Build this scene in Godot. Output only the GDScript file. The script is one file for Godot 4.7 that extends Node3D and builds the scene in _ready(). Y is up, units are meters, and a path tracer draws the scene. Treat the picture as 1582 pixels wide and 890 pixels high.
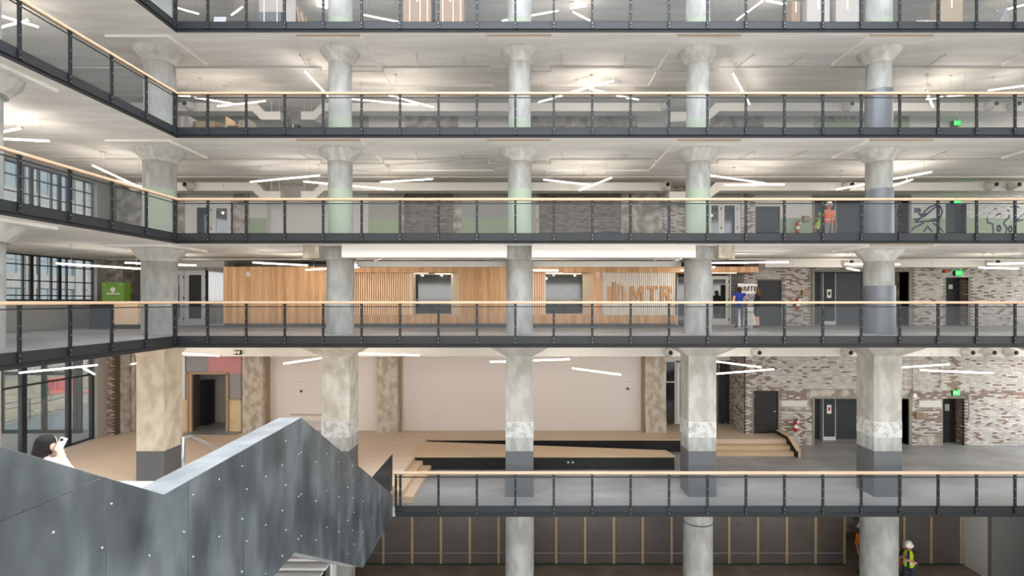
extends Node3D
# An atrium in a converted warehouse. Metres, y up; d is the distance from the camera's balcony into the picture (z = -d).
var M := {}
var rng := RandomNumberGenerator.new()
var boxes := {}
var used := {}
var spheres := {}
const FLOOR := [-3.5, 0.0, 5.39, 8.65, 12.0, 15.35, 18.7, 22.05]
const UNDER := [-3.9, -0.34, 5.02, 8.317, 11.675, 15.02, 18.37, 21.72]
const EDGE := 16.85          # the balcony edge across the atrium
const LEFT := -11.07         # the balcony edge of the wing towards the street
const RIGHT := 16.78
const STREET := -18.6        # inner face of the street wall
const COLS := [-12.42, -6.28, -0.18, 5.88, 12.03, 18.13]

func _ready() -> void:
	rng.seed = 7
	var cam := Camera3D.new()
	cam.name = "camera"
	cam.projection = Camera3D.PROJECTION_FRUSTUM
	cam.near = 0.1
	cam.far = 400.0
	cam.size = 890.0 / 820.0 * 0.1
	cam.frustum_offset = Vector2(-20.0 / 820.0 * 0.1, 20.0 / 820.0 * 0.1)
	add_child(cam)
	cam.position = Vector3(0, 6.5, 0)
	cam.current = true
	var we := WorldEnvironment.new()
	we.name = "world_environment"
	var env := Environment.new()
	env.background_mode = Environment.BG_SKY
	var sm := ProceduralSkyMaterial.new()
	sm.sky_top_color = Color(0.93, 0.96, 1.0)
	sm.sky_horizon_color = Color(0.98, 0.98, 0.97)
	sm.ground_bottom_color = Color(0.86, 0.85, 0.82)
	sm.ground_horizon_color = Color(0.89, 0.88, 0.86)
	sm.sky_energy_multiplier = 1.0
	sm.ground_energy_multiplier = 1.0
	var sky := Sky.new()
	sky.sky_material = sm
	env.sky = sky
	env.background_energy_multiplier = 8.0
	env.tonemap_mode = Environment.TONE_MAPPER_LINEAR
	env.tonemap_exposure = 1.12
	env.sdfgi_enabled = true
	env.ssao_enabled = true
	env.ssil_enabled = true
	we.environment = env
	add_child(we)
	materials()
	shell()
	columns()
	railings()
	stair()
	back_first()
	back_second()
	back_third()
	upper_floors()
	street_side()
	basement()
	services()
	tubes()
	people()
	small_things()

# ---------------------------------------------------------------- helpers
func numbered(n: String) -> String:
	if not used.has(n):
		used[n] = 0
		return n
	used[n] += 1
	return "%s_%03d" % [n, used[n]]

func tag(o: Node, label: String, category: String, group := "", kind := "") -> Node:
	o.set_meta("label", label)
	o.set_meta("category", category)
	if group != "":
		o.set_meta("group", group)
	if kind != "":
		o.set_meta("kind", kind)
	return o

func thing(called: String, at: Vector3, label: String, category: String, group := "", kind := "") -> Node3D:
	var o := Node3D.new()
	o.name = numbered(called)
	add_child(o)
	o.position = at
	tag(o, label, category, group, kind)
	return o

func put(parent: Node, called: String, mesh: Mesh, m: Material, at := Vector3.ZERO, basis := Basis.IDENTITY) -> MeshInstance3D:
	var o := MeshInstance3D.new()
	o.name = numbered(called) if parent == self else called
	o.mesh = mesh
	o.material_override = m
	o.cast_shadow = GeometryInstance3D.SHADOW_CASTING_SETTING_ON
	parent.add_child(o, true)
	o.global_transform = Transform3D(basis, at)
	return o

func box_mesh(s: Vector3) -> BoxMesh:
	var k := "%.3f %.3f %.3f" % [s.x, s.y, s.z]
	if not boxes.has(k):
		var b := BoxMesh.new()
		b.size = s
		boxes[k] = b
	return boxes[k]

func box(parent: Node, called: String, m: Material, x0: float, x1: float, y0: float, y1: float, d0: float, d1: float) -> MeshInstance3D:
	return put(parent, called, box_mesh(Vector3(absf(x1 - x0), absf(y1 - y0), absf(d1 - d0))), m, Vector3((x0 + x1) / 2, (y0 + y1) / 2, -(d0 + d1) / 2))

func begin() -> SurfaceTool:
	var st := SurfaceTool.new()
	st.begin(Mesh.PRIMITIVE_TRIANGLES)
	st.set_smooth_group(-1)
	return st

# corners run counterclockwise as seen from outside
func quad(st: SurfaceTool, a: Vector3, b: Vector3, c: Vector3, d: Vector3) -> void:
	for p in [a, c, b, a, d, c]:
		st.add_vertex(p)

func done(st: SurfaceTool) -> ArrayMesh:
	st.generate_normals()
	return st.commit()

func add_box(st: SurfaceTool, a: Vector3, b: Vector3) -> void:
	var lo := Vector3(minf(a.x, b.x), minf(a.y, b.y), minf(a.z, b.z))
	var hi := Vector3(maxf(a.x, b.x), maxf(a.y, b.y), maxf(a.z, b.z))
	var p := func(i: int, j: int, k: int) -> Vector3: return Vector3([lo.x, hi.x][i], [lo.y, hi.y][j], [lo.z, hi.z][k])
	quad(st, p.call(0, 0, 1), p.call(1, 0, 1), p.call(1, 1, 1), p.call(0, 1, 1))
	quad(st, p.call(1, 0, 0), p.call(0, 0, 0), p.call(0, 1, 0), p.call(1, 1, 0))
	quad(st, p.call(1, 0, 1), p.call(1, 0, 0), p.call(1, 1, 0), p.call(1, 1, 1))
	quad(st, p.call(0, 0, 0), p.call(0, 0, 1), p.call(0, 1, 1), p.call(0, 1, 0))
	quad(st, p.call(0, 1, 1), p.call(1, 1, 1), p.call(1, 1, 0), p.call(0, 1, 0))
	quad(st, p.call(0, 0, 0), p.call(1, 0, 0), p.call(1, 0, 1), p.call(0, 0, 1))

# a prism: a polygon in the plane (o, u, v) pushed along w
func add_prism(st: SurfaceTool, poly: PackedVector2Array, o: Vector3, u: Vector3, v: Vector3, w: Vector3) -> void:
	var pts := poly.duplicate()
	var ccw := not Geometry2D.is_polygon_clockwise(pts)
	if (u.cross(v).dot(w) > 0) != ccw:
		pts.reverse()
	var idx := Geometry2D.triangulate_polygon(pts)
	var n := pts.size()
	var area := 0.0
	for i in range(0, idx.size(), 3):
		var a := pts[idx[i]]
		var b := pts[idx[i + 1]]
		var c := pts[idx[i + 2]]
		var pa := o + u * a.x + v * a.y
		var pb := o + u * b.x + v * b.y
		var pc := o + u * c.x + v * c.y
		var facing := (pb - pa).cross(pc - pa).dot(w) > 0
		if facing:
			for p in [pa + w, pc + w, pb + w, pa, pb, pc]:
				st.add_vertex(p)
		else:
			for p in [pa + w, pb + w, pc + w, pa, pc, pb]:
				st.add_vertex(p)
	for i in n:
		var a2 := pts[i]
		var b2 := pts[(i + 1) % n]
		var pa2 := o + u * a2.x + v * a2.y
		var pb2 := o + u * b2.x + v * b2.y
		quad(st, pa2, pb2, pb2 + w, pa2 + w)

func prism(poly: Array, o: Vector3, u: Vector3, v: Vector3, w: Vector3) -> ArrayMesh:
	var st := begin()
	add_prism(st, PackedVector2Array(poly), o, u, v, w)
	return done(st)

# polygon in x and y, front face at depth d0, reaching to d1
func front_prism(poly: Array, d0: float, d1: float) -> ArrayMesh:
	return prism(poly, Vector3(0, 0, -d0), Vector3.RIGHT, Vector3.UP, Vector3(0, 0, d0 - d1))

# polygon in depth and height, from x0 to x1
func side_prism(poly: Array, x0: float, x1: float) -> ArrayMesh:
	return prism(poly, Vector3(x0, 0, 0), Vector3.FORWARD, Vector3.UP, Vector3(x1 - x0, 0, 0))

func add_tube(st: SurfaceTool, pts: Array, r: float, sides := 8, caps := true, r2 := -1.0) -> void:
	var rings := []
	for i in pts.size():
		var p: Vector3 = pts[i]
		var t: Vector3
		if i == 0:
			t = pts[1] - pts[0]
		elif i == pts.size() - 1:
			t = pts[i] - pts[i - 1]
		else:
			t = (pts[i] - pts[i - 1]).normalized() + (pts[i + 1] - pts[i]).normalized()
		t = t.normalized()
		var a := t.cross(Vector3.UP if absf(t.y) < 0.9 else Vector3.RIGHT).normalized()
		var b := a.cross(t).normalized()
		var k := 1.0
		if i > 0 and i < pts.size() - 1:
			k = 1.0 / maxf(0.5, t.dot((pts[i + 1] - pts[i]).normalized()))
		var rr := r if r2 < 0 else lerpf(r, r2, float(i) / (pts.size() - 1))
		var ring := []
		for s in sides:
			var g := TAU * s / sides
			ring.append(p + (a * cos(g) + b * sin(g)) * rr * (1.0 if k < 1.01 else lerpf(1.0, k, 0.6)))
		rings.append(ring)
	for i in pts.size() - 1:
		for s in sides:
			var s2 := (s + 1) % sides
			quad(st, rings[i][s], rings[i + 1][s], rings[i + 1][s2], rings[i][s2])
	if caps:
		for s in sides:
			var s2 := (s + 1) % sides
			for p in [pts[0], rings[0][s2], rings[0][s]]:
				st.add_vertex(p)
			for p in [pts[-1], rings[-1][s], rings[-1][s2]]:
				st.add_vertex(p)

func tube(pts: Array, r: float, sides := 8, smooth := true) -> ArrayMesh:
	var st := begin()
	if smooth:
		st.set_smooth_group(0)
	add_tube(st, pts, r, sides)
	return done(st)

# profile: [radius, height] pairs from the bottom up
func lathe(profile: Array, sides := 32, at := Vector3.ZERO, wob := 0.0) -> ArrayMesh:
	var st := begin()
	var noise := FastNoiseLite.new()
	noise.frequency = 1.3
	noise.seed = 5
	var pt := func(i: int, s: int) -> Vector3:
		var g := TAU * s / sides
		var r: float = profile[i][0]
		var q := Vector3(cos(g) * r, profile[i][1], -sin(g) * r)
		return at + q * Vector3(1 + wob * noise.get_noise_3dv(q * 3.0 + at), 1, 1 + wob * noise.get_noise_3dv(q * 3.0 + at))
	for i in profile.size() - 1:
		st.set_smooth_group(0 if profile[i].size() < 3 else int(profile[i][2]))
		for s in sides:
			quad(st, pt.call(i, s), pt.call(i, s + 1), pt.call(i + 1, s + 1), pt.call(i + 1, s))
	st.set_smooth_group(-1)
	for s in sides:
		if profile[0][0] > 0.0:
			for p in [at + Vector3(0, profile[0][1], 0), pt.call(0, s), pt.call(0, s + 1)]:
				st.add_vertex(p)
		if profile[-1][0] > 0.0:
			for p in [at + Vector3(0, profile[-1][1], 0), pt.call(profile.size() - 1, s + 1), pt.call(profile.size() - 1, s)]:
				st.add_vertex(p)
	return done(st)

func ball(parent: Node, called: String, m: Material, at: Vector3, size: Vector3, segs := 16) -> MeshInstance3D:
	if not spheres.has(segs):
		var s := SphereMesh.new()
		s.radius = 0.5
		s.height = 1.0
		s.radial_segments = segs
		s.rings = segs / 2
		spheres[segs] = s
	return put(parent, called, spheres[segs], m, at, Basis.from_scale(size))

# a wall in the plane of u and y with rectangular openings [u0, u1, y0, y1]; along is "x" (faces the camera) or "d" (runs into depth)
func holed(along: String, u0: float, u1: float, y0: float, y1: float, t0: float, t1: float, holes: Array) -> ArrayMesh:
	var us := [u0, u1]
	var ys := [y0, y1]
	for h in holes:
		for q in [h[0], h[1]]:
			if q > u0 and q < u1 and not us.has(q):
				us.append(q)
		for q in [h[2], h[3]]:
			if q > y0 and q < y1 and not ys.has(q):
				ys.append(q)
	us.sort()
	ys.sort()
	var st := begin()
	for i in us.size() - 1:
		var run := -1
		for j in ys.size():
			var open := j == ys.size() - 1
			if not open:
				var cu: float = (us[i] + us[i + 1]) / 2
				var cy: float = (ys[j] + ys[j + 1]) / 2
				for h in holes:
					if cu > h[0] and cu < h[1] and cy > h[2] and cy < h[3]:
						open = true
			if not open and run < 0:
				run = j
			if open and run >= 0:
				if along == "x":
					add_box(st, Vector3(us[i], ys[run], -t0), Vector3(us[i + 1], ys[j], -t1))
				else:
					add_box(st, Vector3(t0, ys[run], -us[i]), Vector3(t1, ys[j], -us[i + 1]))
				run = -1
	return done(st)

func noise_tex(seed_: int, freq: float, stops: Array, cols: Array, octaves := 4, size := 512, kind := FastNoiseLite.TYPE_SIMPLEX_SMOOTH) -> NoiseTexture2D:
	var n := FastNoiseLite.new()
	n.seed = seed_
	n.frequency = freq
	n.noise_type = kind
	n.fractal_octaves = octaves
	var t := NoiseTexture2D.new()
	t.width = size
	t.height = size
	t.seamless = true
	t.noise = n
	if not stops.is_empty():
		var g := Gradient.new()
		g.offsets = PackedFloat32Array(stops)
		g.colors = PackedColorArray(cols)
		t.color_ramp = g
	return t

func mat(called: String, c: Color, rough := 0.8, metal := 0.0) -> StandardMaterial3D:
	var m := StandardMaterial3D.new()
	m.resource_name = called
	m.albedo_color = c
	m.roughness = rough
	m.metallic = metal
	M[called] = m
	return m

func skin(m: StandardMaterial3D, t: Texture2D, scale_: Vector3) -> StandardMaterial3D:
	m.albedo_texture = t
	m.uv1_triplanar = true
	m.uv1_world_triplanar = true
	m.uv1_scale = scale_
	return m

func relief(m: StandardMaterial3D, t: Texture2D, cm: float) -> StandardMaterial3D:
	m.heightmap_enabled = true
	m.heightmap_texture = t
	m.heightmap_scale = cm
	return m

func g(v: float, warm := 0.0) -> Color:
	return Color(v + warm, v, v - warm)

# grain: long streaks along one image axis, computed once
func grain_tex(seed_: int, base: Color, dark: Color, light: Color, stretch: float, vertical: bool) -> ImageTexture:
	var n := FastNoiseLite.new()
	n.seed = seed_
	n.frequency = 0.05
	n.fractal_octaves = 4
	var im := Image.create(256, 256, false, Image.FORMAT_RGB8)
	for y in 256:
		for x in 256:
			var u := float(x)
			var v := float(y)
			var a := n.get_noise_2d(u, v / stretch) if vertical else n.get_noise_2d(u / stretch, v)
			var b := n.get_noise_2d(u * 4 + 900, v / stretch * 3) if vertical else n.get_noise_2d(u / stretch * 3 + 900, v * 4)
			var k := a * 0.7 + b * 0.4
			im.set_pixel(x, y, base.lerp(light, clampf(k * 1.6, 0, 1)) if k > 0 else base.lerp(dark, clampf(-k * 1.6, 0, 1)))
	return ImageTexture.create_from_image(im)

func materials() -> void:
	# painted concrete of the ceilings: board marks run across the atrium
	var fine := noise_tex(3, 0.03, [], [], 5)
	var ceil := skin(mat("ceiling_paint", Color.WHITE, 0.85), noise_tex(11, 0.006, [0.25, 0.5, 0.75], [Color(0.875, 0.86, 0.83), Color(0.905, 0.89, 0.865), Color(0.93, 0.92, 0.90)], 5), Vector3(0.06, 0.3, 0.45))
	relief(ceil, fine, 0.3)
	var con := skin(mat("column_concrete", Color.WHITE, 0.85), noise_tex(21, 0.009, [0.28, 0.42, 0.5, 0.56, 0.7], [Color(0.545, 0.54, 0.52), Color(0.575, 0.57, 0.55), Color(0.59, 0.585, 0.565), Color(0.605, 0.60, 0.58), Color(0.63, 0.625, 0.605)], 9), Vector3(0.6, 0.22, 0.6))
	relief(con, fine, 0.25)
	var con2 := skin(mat("column_peeled", Color.WHITE, 0.85), noise_tex(33, 0.011, [0.3, 0.44, 0.47, 0.6, 0.72], [Color(0.60, 0.585, 0.55), Color(0.625, 0.61, 0.575), Color(0.64, 0.625, 0.59), Color(0.655, 0.64, 0.605), Color(0.68, 0.665, 0.63)], 9), Vector3(0.35, 0.16, 0.35))
	skin(mat("column_white", Color.WHITE, 0.85), noise_tex(36, 0.014, [0.3, 0.42, 0.5, 0.7], [Color(0.61, 0.605, 0.58), Color(0.68, 0.675, 0.65), Color(0.715, 0.71, 0.685), Color(0.75, 0.74, 0.72)], 8), Vector3(0.5, 0.4, 0.5))
	relief(con2, fine, 0.3)
	var pil := skin(mat("pilaster_plaster", Color.WHITE, 0.9), noise_tex(41, 0.012, [0.3, 0.42, 0.5, 0.62, 0.7], [Color(0.62, 0.57, 0.50), Color(0.66, 0.615, 0.545), Color(0.685, 0.64, 0.575), Color(0.705, 0.665, 0.605), Color(0.74, 0.70, 0.64)], 9), Vector3(0.4, 0.25, 0.4))
	relief(pil, fine, 0.5)
	relief(skin(mat("rough_wall", Color.WHITE, 0.9), noise_tex(43, 0.01, [0.3, 0.45, 0.6, 0.72], [Color(0.50, 0.465, 0.42), Color(0.595, 0.56, 0.515), Color(0.65, 0.62, 0.575), Color(0.71, 0.685, 0.645)], 6), Vector3(0.3, 0.3, 0.3)), fine, 0.5)
	relief(skin(mat("floor_concrete", Color.WHITE, 0.42), noise_tex(51, 0.006, [0.2, 0.45, 0.6, 0.8], [Color(0.50, 0.495, 0.485), Color(0.54, 0.535, 0.53), Color(0.565, 0.56, 0.555), Color(0.60, 0.60, 0.60)], 6), Vector3(0.11, 0.11, 0.16)), fine, 0.05)
	relief(skin(mat("basement_floor", Color.WHITE, 0.55), noise_tex(52, 0.008, [0.2, 0.5, 0.8], [Color(0.45, 0.395, 0.34), Color(0.50, 0.44, 0.385), Color(0.545, 0.485, 0.43)], 5), Vector3(0.2, 0.2, 0.2)), fine, 0.1)
	# steel and paint
	mat("rail_steel", Color(0.12, 0.13, 0.14), 0.5, 0.2)
	mat("fascia_steel", Color(0.135, 0.145, 0.155), 0.5, 0.2)
	mat("fascia_shade", Color(0.10, 0.10, 0.10), 0.7)  # darker copy of the fascia steel, for the shadow under the channel
	mat("bolt_steel", Color(0.72, 0.73, 0.74), 0.3, 0.8)
	mat("mesh_wire", Color(0.42, 0.44, 0.45), 0.45, 0.3)
	var st := skin(mat("stair_steel", Color.WHITE, 0.36, 0.85), noise_tex(61, 0.006, [0.15, 0.4, 0.55, 0.8], [Color(0.41, 0.435, 0.45), Color(0.465, 0.495, 0.515), Color(0.50, 0.535, 0.555), Color(0.58, 0.61, 0.63)], 8), Vector3(0.3, 0.12, 0.3))
	st.roughness_texture = noise_tex(62, 0.008, [0.2, 0.8], [g(0.62), g(1.0)], 4)
	st.roughness = 0.5
	var cap := skin(mat("stair_cap_lit", Color.WHITE, 0.4, 0.6), M.stair_steel.albedo_texture, Vector3(0.3, 0.3, 0.3))  # lighter than the stair steel, with skylight put into its colour
	cap.metallic = 0.35
	cap.roughness = 0.5
	cap.albedo_texture = noise_tex(64, 0.01, [0.2, 0.5, 0.8], [Color(0.55, 0.565, 0.575), Color(0.60, 0.615, 0.62), Color(0.66, 0.67, 0.675)], 7)
	mat("paint_grey", Color(0.335, 0.34, 0.345), 0.6)
	mat("paint_green", Color(0.575, 0.615, 0.535), 0.8)
	mat("jacket_steel", Color(0.40, 0.41, 0.43), 0.4, 0.45)
	mat("door_dark", Color(0.115, 0.125, 0.145), 0.6)
	mat("door_black", Color(0.07, 0.07, 0.07), 0.65)
	mat("lift_door", Color(0.21, 0.22, 0.24), 0.45, 0.3)
	mat("lift_panel_shade", Color(0.25, 0.26, 0.28), 0.6)  # charcoal panel tone kept deep to stand in for the recess shade
	mat("black", Color(0.03, 0.03, 0.03), 0.7)
	mat("white_paint", Color(0.86, 0.86, 0.86), 0.6)
	mat("duct_paint", Color(0.80, 0.785, 0.755), 0.6)
	mat("door_white", Color(0.77, 0.78, 0.80), 0.5)
	mat("drywall", Color(0.84, 0.80, 0.77), 0.9)
	mat("wall_grey", Color(0.62, 0.605, 0.58), 0.9)
	mat("wall_light", Color(0.78, 0.765, 0.745), 0.9)
	mat("green_wall", Color(0.60, 0.645, 0.535), 0.9)
	mat("beige", Color(0.83, 0.77, 0.68), 0.8)
	mat("chrome", Color(0.75, 0.76, 0.77), 0.25, 0.9)
	mat("mortar", Color(0.50, 0.465, 0.43), 0.95)
	mat("mortar_dark", Color(0.34, 0.29, 0.255), 0.95)
	mat("riser_black", Color(0.085, 0.085, 0.08), 0.6)
	mat("red", Color(0.72, 0.05, 0.05), 0.4)
	mat("orange", Color(0.95, 0.35, 0.05), 0.7)
	mat("lime", Color(0.62, 0.75, 0.12), 0.8)
	mat("tile_green", Color(0.42, 0.58, 0.17), 0.6)
	mat("tile_green_dark", Color(0.36, 0.45, 0.17), 0.6)
	mat("card", Color(0.53, 0.43, 0.34), 0.85)
	mat("card_light", Color(0.58, 0.51, 0.43), 0.85)
	mat("card_white", Color(0.62, 0.59, 0.56), 0.85)
	mat("ink", Color(0.12, 0.12, 0.13), 0.8)
	mat("tank_paint", Color(0.17, 0.13, 0.30), 0.8)
	mat("paper", Color(0.90, 0.88, 0.85), 0.8)
	skin(mat("banner_photo", Color.WHITE, 0.7), noise_tex(91, 0.02, [0.3, 0.45, 0.55, 0.7], [Color(0.30, 0.30, 0.34), Color(0.60, 0.56, 0.62), Color(0.78, 0.72, 0.76), Color(0.45, 0.50, 0.62)], 3), Vector3(0.9, 0.9, 0.9))
	relief(skin(mat("straw", Color.WHITE, 0.95), noise_tex(92, 0.02, [0.3, 0.5, 0.7], [Color(0.33, 0.29, 0.20), Color(0.42, 0.37, 0.27), Color(0.48, 0.43, 0.32)], 6), Vector3(0.2, 0.2, 0.2)), fine, 2.0)
	mat("pale_glass", Color(0.36, 0.42, 0.44), 0.15)
	mat("facade", Color(0.42, 0.42, 0.40), 0.9)
	mat("facade_pale", Color(0.50, 0.50, 0.48), 0.9)
	mat("asphalt", Color(0.20, 0.225, 0.24), 0.8)
	var gs := mat("glass_street", Color(0.30, 0.34, 0.35, 0.35), 0.05)
	gs.transparency = BaseMaterial3D.TRANSPARENCY_ALPHA
	mat("green_frame", Color(0.30, 0.35, 0.34), 0.5)
	mat("sole_green", Color(0.13, 0.22, 0.15), 0.7)
	mat("band", Color(0.78, 0.78, 0.72), 0.4)
	skin(mat("column_tan_lit", Color.WHITE, 0.85), noise_tex(37, 0.01, [0.25, 0.45, 0.6, 0.75], [Color(0.70, 0.645, 0.57), Color(0.745, 0.695, 0.62), Color(0.77, 0.725, 0.655), Color(0.79, 0.75, 0.685)], 9), Vector3(0.3, 0.18, 0.3))  # tan plaster tone with warm entrance light added to it
	skin(mat("column_buff_lit", Color.WHITE, 0.85), noise_tex(39, 0.012, [0.25, 0.45, 0.6, 0.75], [Color(0.65, 0.62, 0.565), Color(0.70, 0.67, 0.615), Color(0.735, 0.71, 0.66), Color(0.77, 0.75, 0.70)], 9), Vector3(0.3, 0.18, 0.3))  # warmer, paler plaster that carries some of the same entrance light
	mat("beam_paint_dimmed", Color(0.80, 0.785, 0.75), 0.85)  # ceiling paint darkened to offset strong frontal light on the beam
	mat("bounce_terrazzo", Color(0.91, 0.90, 0.88), 0.5)  # pale unseen floor, added to bounce skylight up to the ceilings
	mat("ply", Color(0.78, 0.64, 0.47), 0.8)
	mat("lumber", Color(0.64, 0.545, 0.44), 0.85)
	mat("jamb_olive", Color(0.50, 0.495, 0.44), 0.7)
	mat("raw_edge", Color(0.63, 0.57, 0.50), 0.95)
	skin(mat("capital_lit", Color.WHITE, 0.85), noise_tex(38, 0.01, [0.25, 0.5, 0.75], [Color(0.66, 0.65, 0.62), Color(0.735, 0.725, 0.70), Color(0.79, 0.78, 0.755)], 7), Vector3(0.6, 0.4, 0.6))  # lighter than the shaft concrete, making up for weak light from below
	mat("frame_dark", Color(0.12, 0.135, 0.155), 0.45, 0.2)
	mat("rod", Color(0.72, 0.70, 0.67), 0.6)
	# wood
	for i in 5:
		var k: float = [0.0, -0.03, 0.03, -0.05, 0.015][i]
		var w := mat("board_%d" % i, Color.WHITE, 0.6)
		skin(w, grain_tex(70 + i, Color(0.765 + k, 0.595 + k, 0.425 + k), Color(0.69 + k, 0.515 + k, 0.35 + k), Color(0.82 + k, 0.66 + k, 0.49 + k), 14.0, true), Vector3(0.9, 0.5, 0.9))
	skin(mat("rail_wood", Color.WHITE, 0.45), grain_tex(81, Color(0.76, 0.635, 0.52), Color(0.71, 0.575, 0.455), Color(0.80, 0.69, 0.58), 20.0, false), Vector3(0.3, 2.5, 2.5))
	skin(mat("floor_wood", Color.WHITE, 0.5), grain_tex(82, Color(0.79, 0.71, 0.625), Color(0.745, 0.66, 0.57), Color(0.83, 0.76, 0.68), 24.0, false), Vector3(0.12, 1.4, 1.4))
	skin(mat("tread_wood", Color.WHITE, 0.5), grain_tex(83, Color(0.78, 0.675, 0.555), Color(0.735, 0.625, 0.50), Color(0.83, 0.735, 0.62), 24.0, false), Vector3(0.2, 2.0, 2.0))
	mat("slat_wood", Color(0.92, 0.79, 0.65), 0.6)
	mat("slat_pale", Color(0.92, 0.90, 0.86), 0.6)
	mat("concrete_grey", Color(0.44, 0.44, 0.43), 0.9)
	var ply := grain_tex(84, Color(0.80, 0.70, 0.56), Color(0.73, 0.62, 0.48), Color(0.85, 0.76, 0.63), 8.0, false)
	skin(M.ply, ply, Vector3(0.6, 1.2, 0.6))
	M.ply.albedo_color = Color.WHITE
	# glass, sheets
	var gl := mat("glass", Color(0.75, 0.80, 0.80, 0.12), 0.05)
	gl.transparency = BaseMaterial3D.TRANSPARENCY_ALPHA
	var gd := mat("glass_dark", Color(0.16, 0.17, 0.165, 0.62), 0.06)
	gd.transparency = BaseMaterial3D.TRANSPARENCY_ALPHA
	var ps := mat("sheet_plastic", Color(0.42, 0.39, 0.37, 0.62), 0.3)
	ps.transparency = BaseMaterial3D.TRANSPARENCY_ALPHA
	var pr := mat("sheet_red", Color(0.82, 0.55, 0.55, 0.75), 0.45)
	pr.transparency = BaseMaterial3D.TRANSPARENCY_ALPHA
	var pg := mat("sheet_grey", Color(0.60, 0.58, 0.58, 0.75), 0.45)
	pg.transparency = BaseMaterial3D.TRANSPARENCY_ALPHA
	for s in [ps, pr, pg]:
		s.heightmap_enabled = true
		s.heightmap_texture = fine
		s.heightmap_scale = 1.0
		s.uv1_triplanar = true
		s.uv1_world_triplanar = true
		s.uv1_scale = Vector3(0.5, 0.25, 0.5)
	# light
	var led := mat("led", Color(1, 1, 1), 0.5)
	led.emission_enabled = true
	led.emission = Color(1.0, 0.95, 0.90)
	led.emission_energy_multiplier = 3.0
	var ex := mat("exit_glow", Color(0.05, 0.6, 0.25), 0.5)
	ex.emission_enabled = true
	ex.emission = Color(0.05, 0.85, 0.35)
	ex.emission_energy_multiplier = 0.8
	var br := mat("brick", Color.WHITE, 0.92)
	br.vertex_color_use_as_albedo = true
	var pe := mat("person_cloth", Color.WHITE, 0.85)
	pe.vertex_color_use_as_albedo = true

# ---------------------------------------------------------------- the building itself
const ORDINAL := ["basement", "first", "second", "third", "fourth", "fifth", "sixth", "seventh"]

func ring(y0: float, y1: float, far_: float) -> ArrayMesh:
	var st := begin()
	add_box(st, Vector3(STREET, y0, -EDGE), Vector3(24.3, y1, -far_))
	add_box(st, Vector3(STREET, y0, 9), Vector3(LEFT, y1, -EDGE))
	add_box(st, Vector3(RIGHT, y0, 9), Vector3(24.3, y1, -EDGE))
	add_box(st, Vector3(LEFT, y0, 9), Vector3(RIGHT, y1, 0.4))
	return done(st)

func shell() -> void:
	var far_ := 26.2
	for i in range(1, 8):
		var c := put(self, "ceiling", ring(UNDER[i], FLOOR[i] - 0.03, far_), M.ceiling_paint)
		tag(c, "off-white painted concrete slab forming the ceiling under the %s floor" % ORDINAL[i], "ceiling", "", "structure")
		var f := put(self, "floor", ring(FLOOR[i] - 0.03, FLOOR[i], far_), M.floor_concrete)
		tag(f, "grey polished concrete floor of the %s storey" % ORDINAL[i], "floor", "", "structure")
	var b := box(self, "floor", M.basement_floor, STREET, 24.3, -3.9, -3.5, -9, far_)
	tag(b, "brown dusty concrete floor of the dim basement level", "floor", "", "structure")
	tag(box(self, "floor", M.bounce_terrazzo, LEFT, RIGHT, -3.5, -3.46, -0.4, EDGE - 0.1), "pale unseen floor added to bounce skylight up from the atrium bottom", "floor", "", "structure")
	# street wall with one window bay visible and the same bays repeated towards the camera
	var holes := []
	for i in range(2, 7):
		var sill: float = FLOOR[i] + 1.12
		for d in [18.85, 12.75, 6.65, 0.55]:
			holes.append([d, d + 4.22, sill, UNDER[i + 1] - 0.06])
	holes.append([18.85, 23.07, 0.53, 4.9])
	holes.append([12.75, 16.97, 0.53, 4.9])
	tag(put(self, "wall_left", holed("d", -9, far_, -3.9, 22.6, STREET - 0.4, STREET, holes), M.wall_grey), "grey plastered street wall pierced by tall steel windows", "wall", "", "structure")
	holes = []
	for i in range(1, 7):
		for d in [19.5, 13.4, 7.3, 1.2]:
			holes.append([d, d + 4.4, FLOOR[i] + 0.9, UNDER[i + 1] - 0.06])
	tag(put(self, "wall_right", holed("d", -9, far_, -3.9, 22.6, 24.3, 24.7, holes), M.wall_light), "white wall with window openings at the far end of the floors", "wall", "", "structure")
	tag(box(self, "wall_back", M.wall_grey, STREET - 0.4, 24.7, -3.9, 22.6, far_, far_ + 0.3), "plain grey wall closing the rear of the building", "wall", "", "structure")
	holes = []
	for i in range(1, 7):  # unseen openings added to send light across to the ceilings
		for x in [-17.4, -11.3, -5.2, 0.9, 7.0, 13.1, 19.2]:
			holes.append([x, x + 4.9, FLOOR[i] + 0.7, UNDER[i + 1] - 0.06])
	tag(put(self, "wall_front", holed("x", STREET - 0.4, 24.7, -3.9, 22.6, -9.3, -9, holes), M.wall_light), "pale wall behind the opposite balcony with unseen window openings added for light", "wall", "", "structure")
	# raised timber floor towards the street
	var wf := begin()
	add_box(wf, Vector3(STREET, 0.0, -EDGE), Vector3(-4.25, 0.53, -26.0))
	add_box(wf, Vector3(STREET, 0.0, -9.0), Vector3(LEFT, 0.53, -EDGE))
	add_box(wf, Vector3(-4.25, 0.0, -22.9), Vector3(9.92, 0.53, -26.0))
	add_box(wf, Vector3(9.92, 0.0, -22.9), Vector3(11.410, 0.53, -23.9))
	tag(put(self, "floor", done(wf), M.floor_wood), "pale oak plank floor raised above the grey concrete", "floor", "", "structure")

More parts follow.
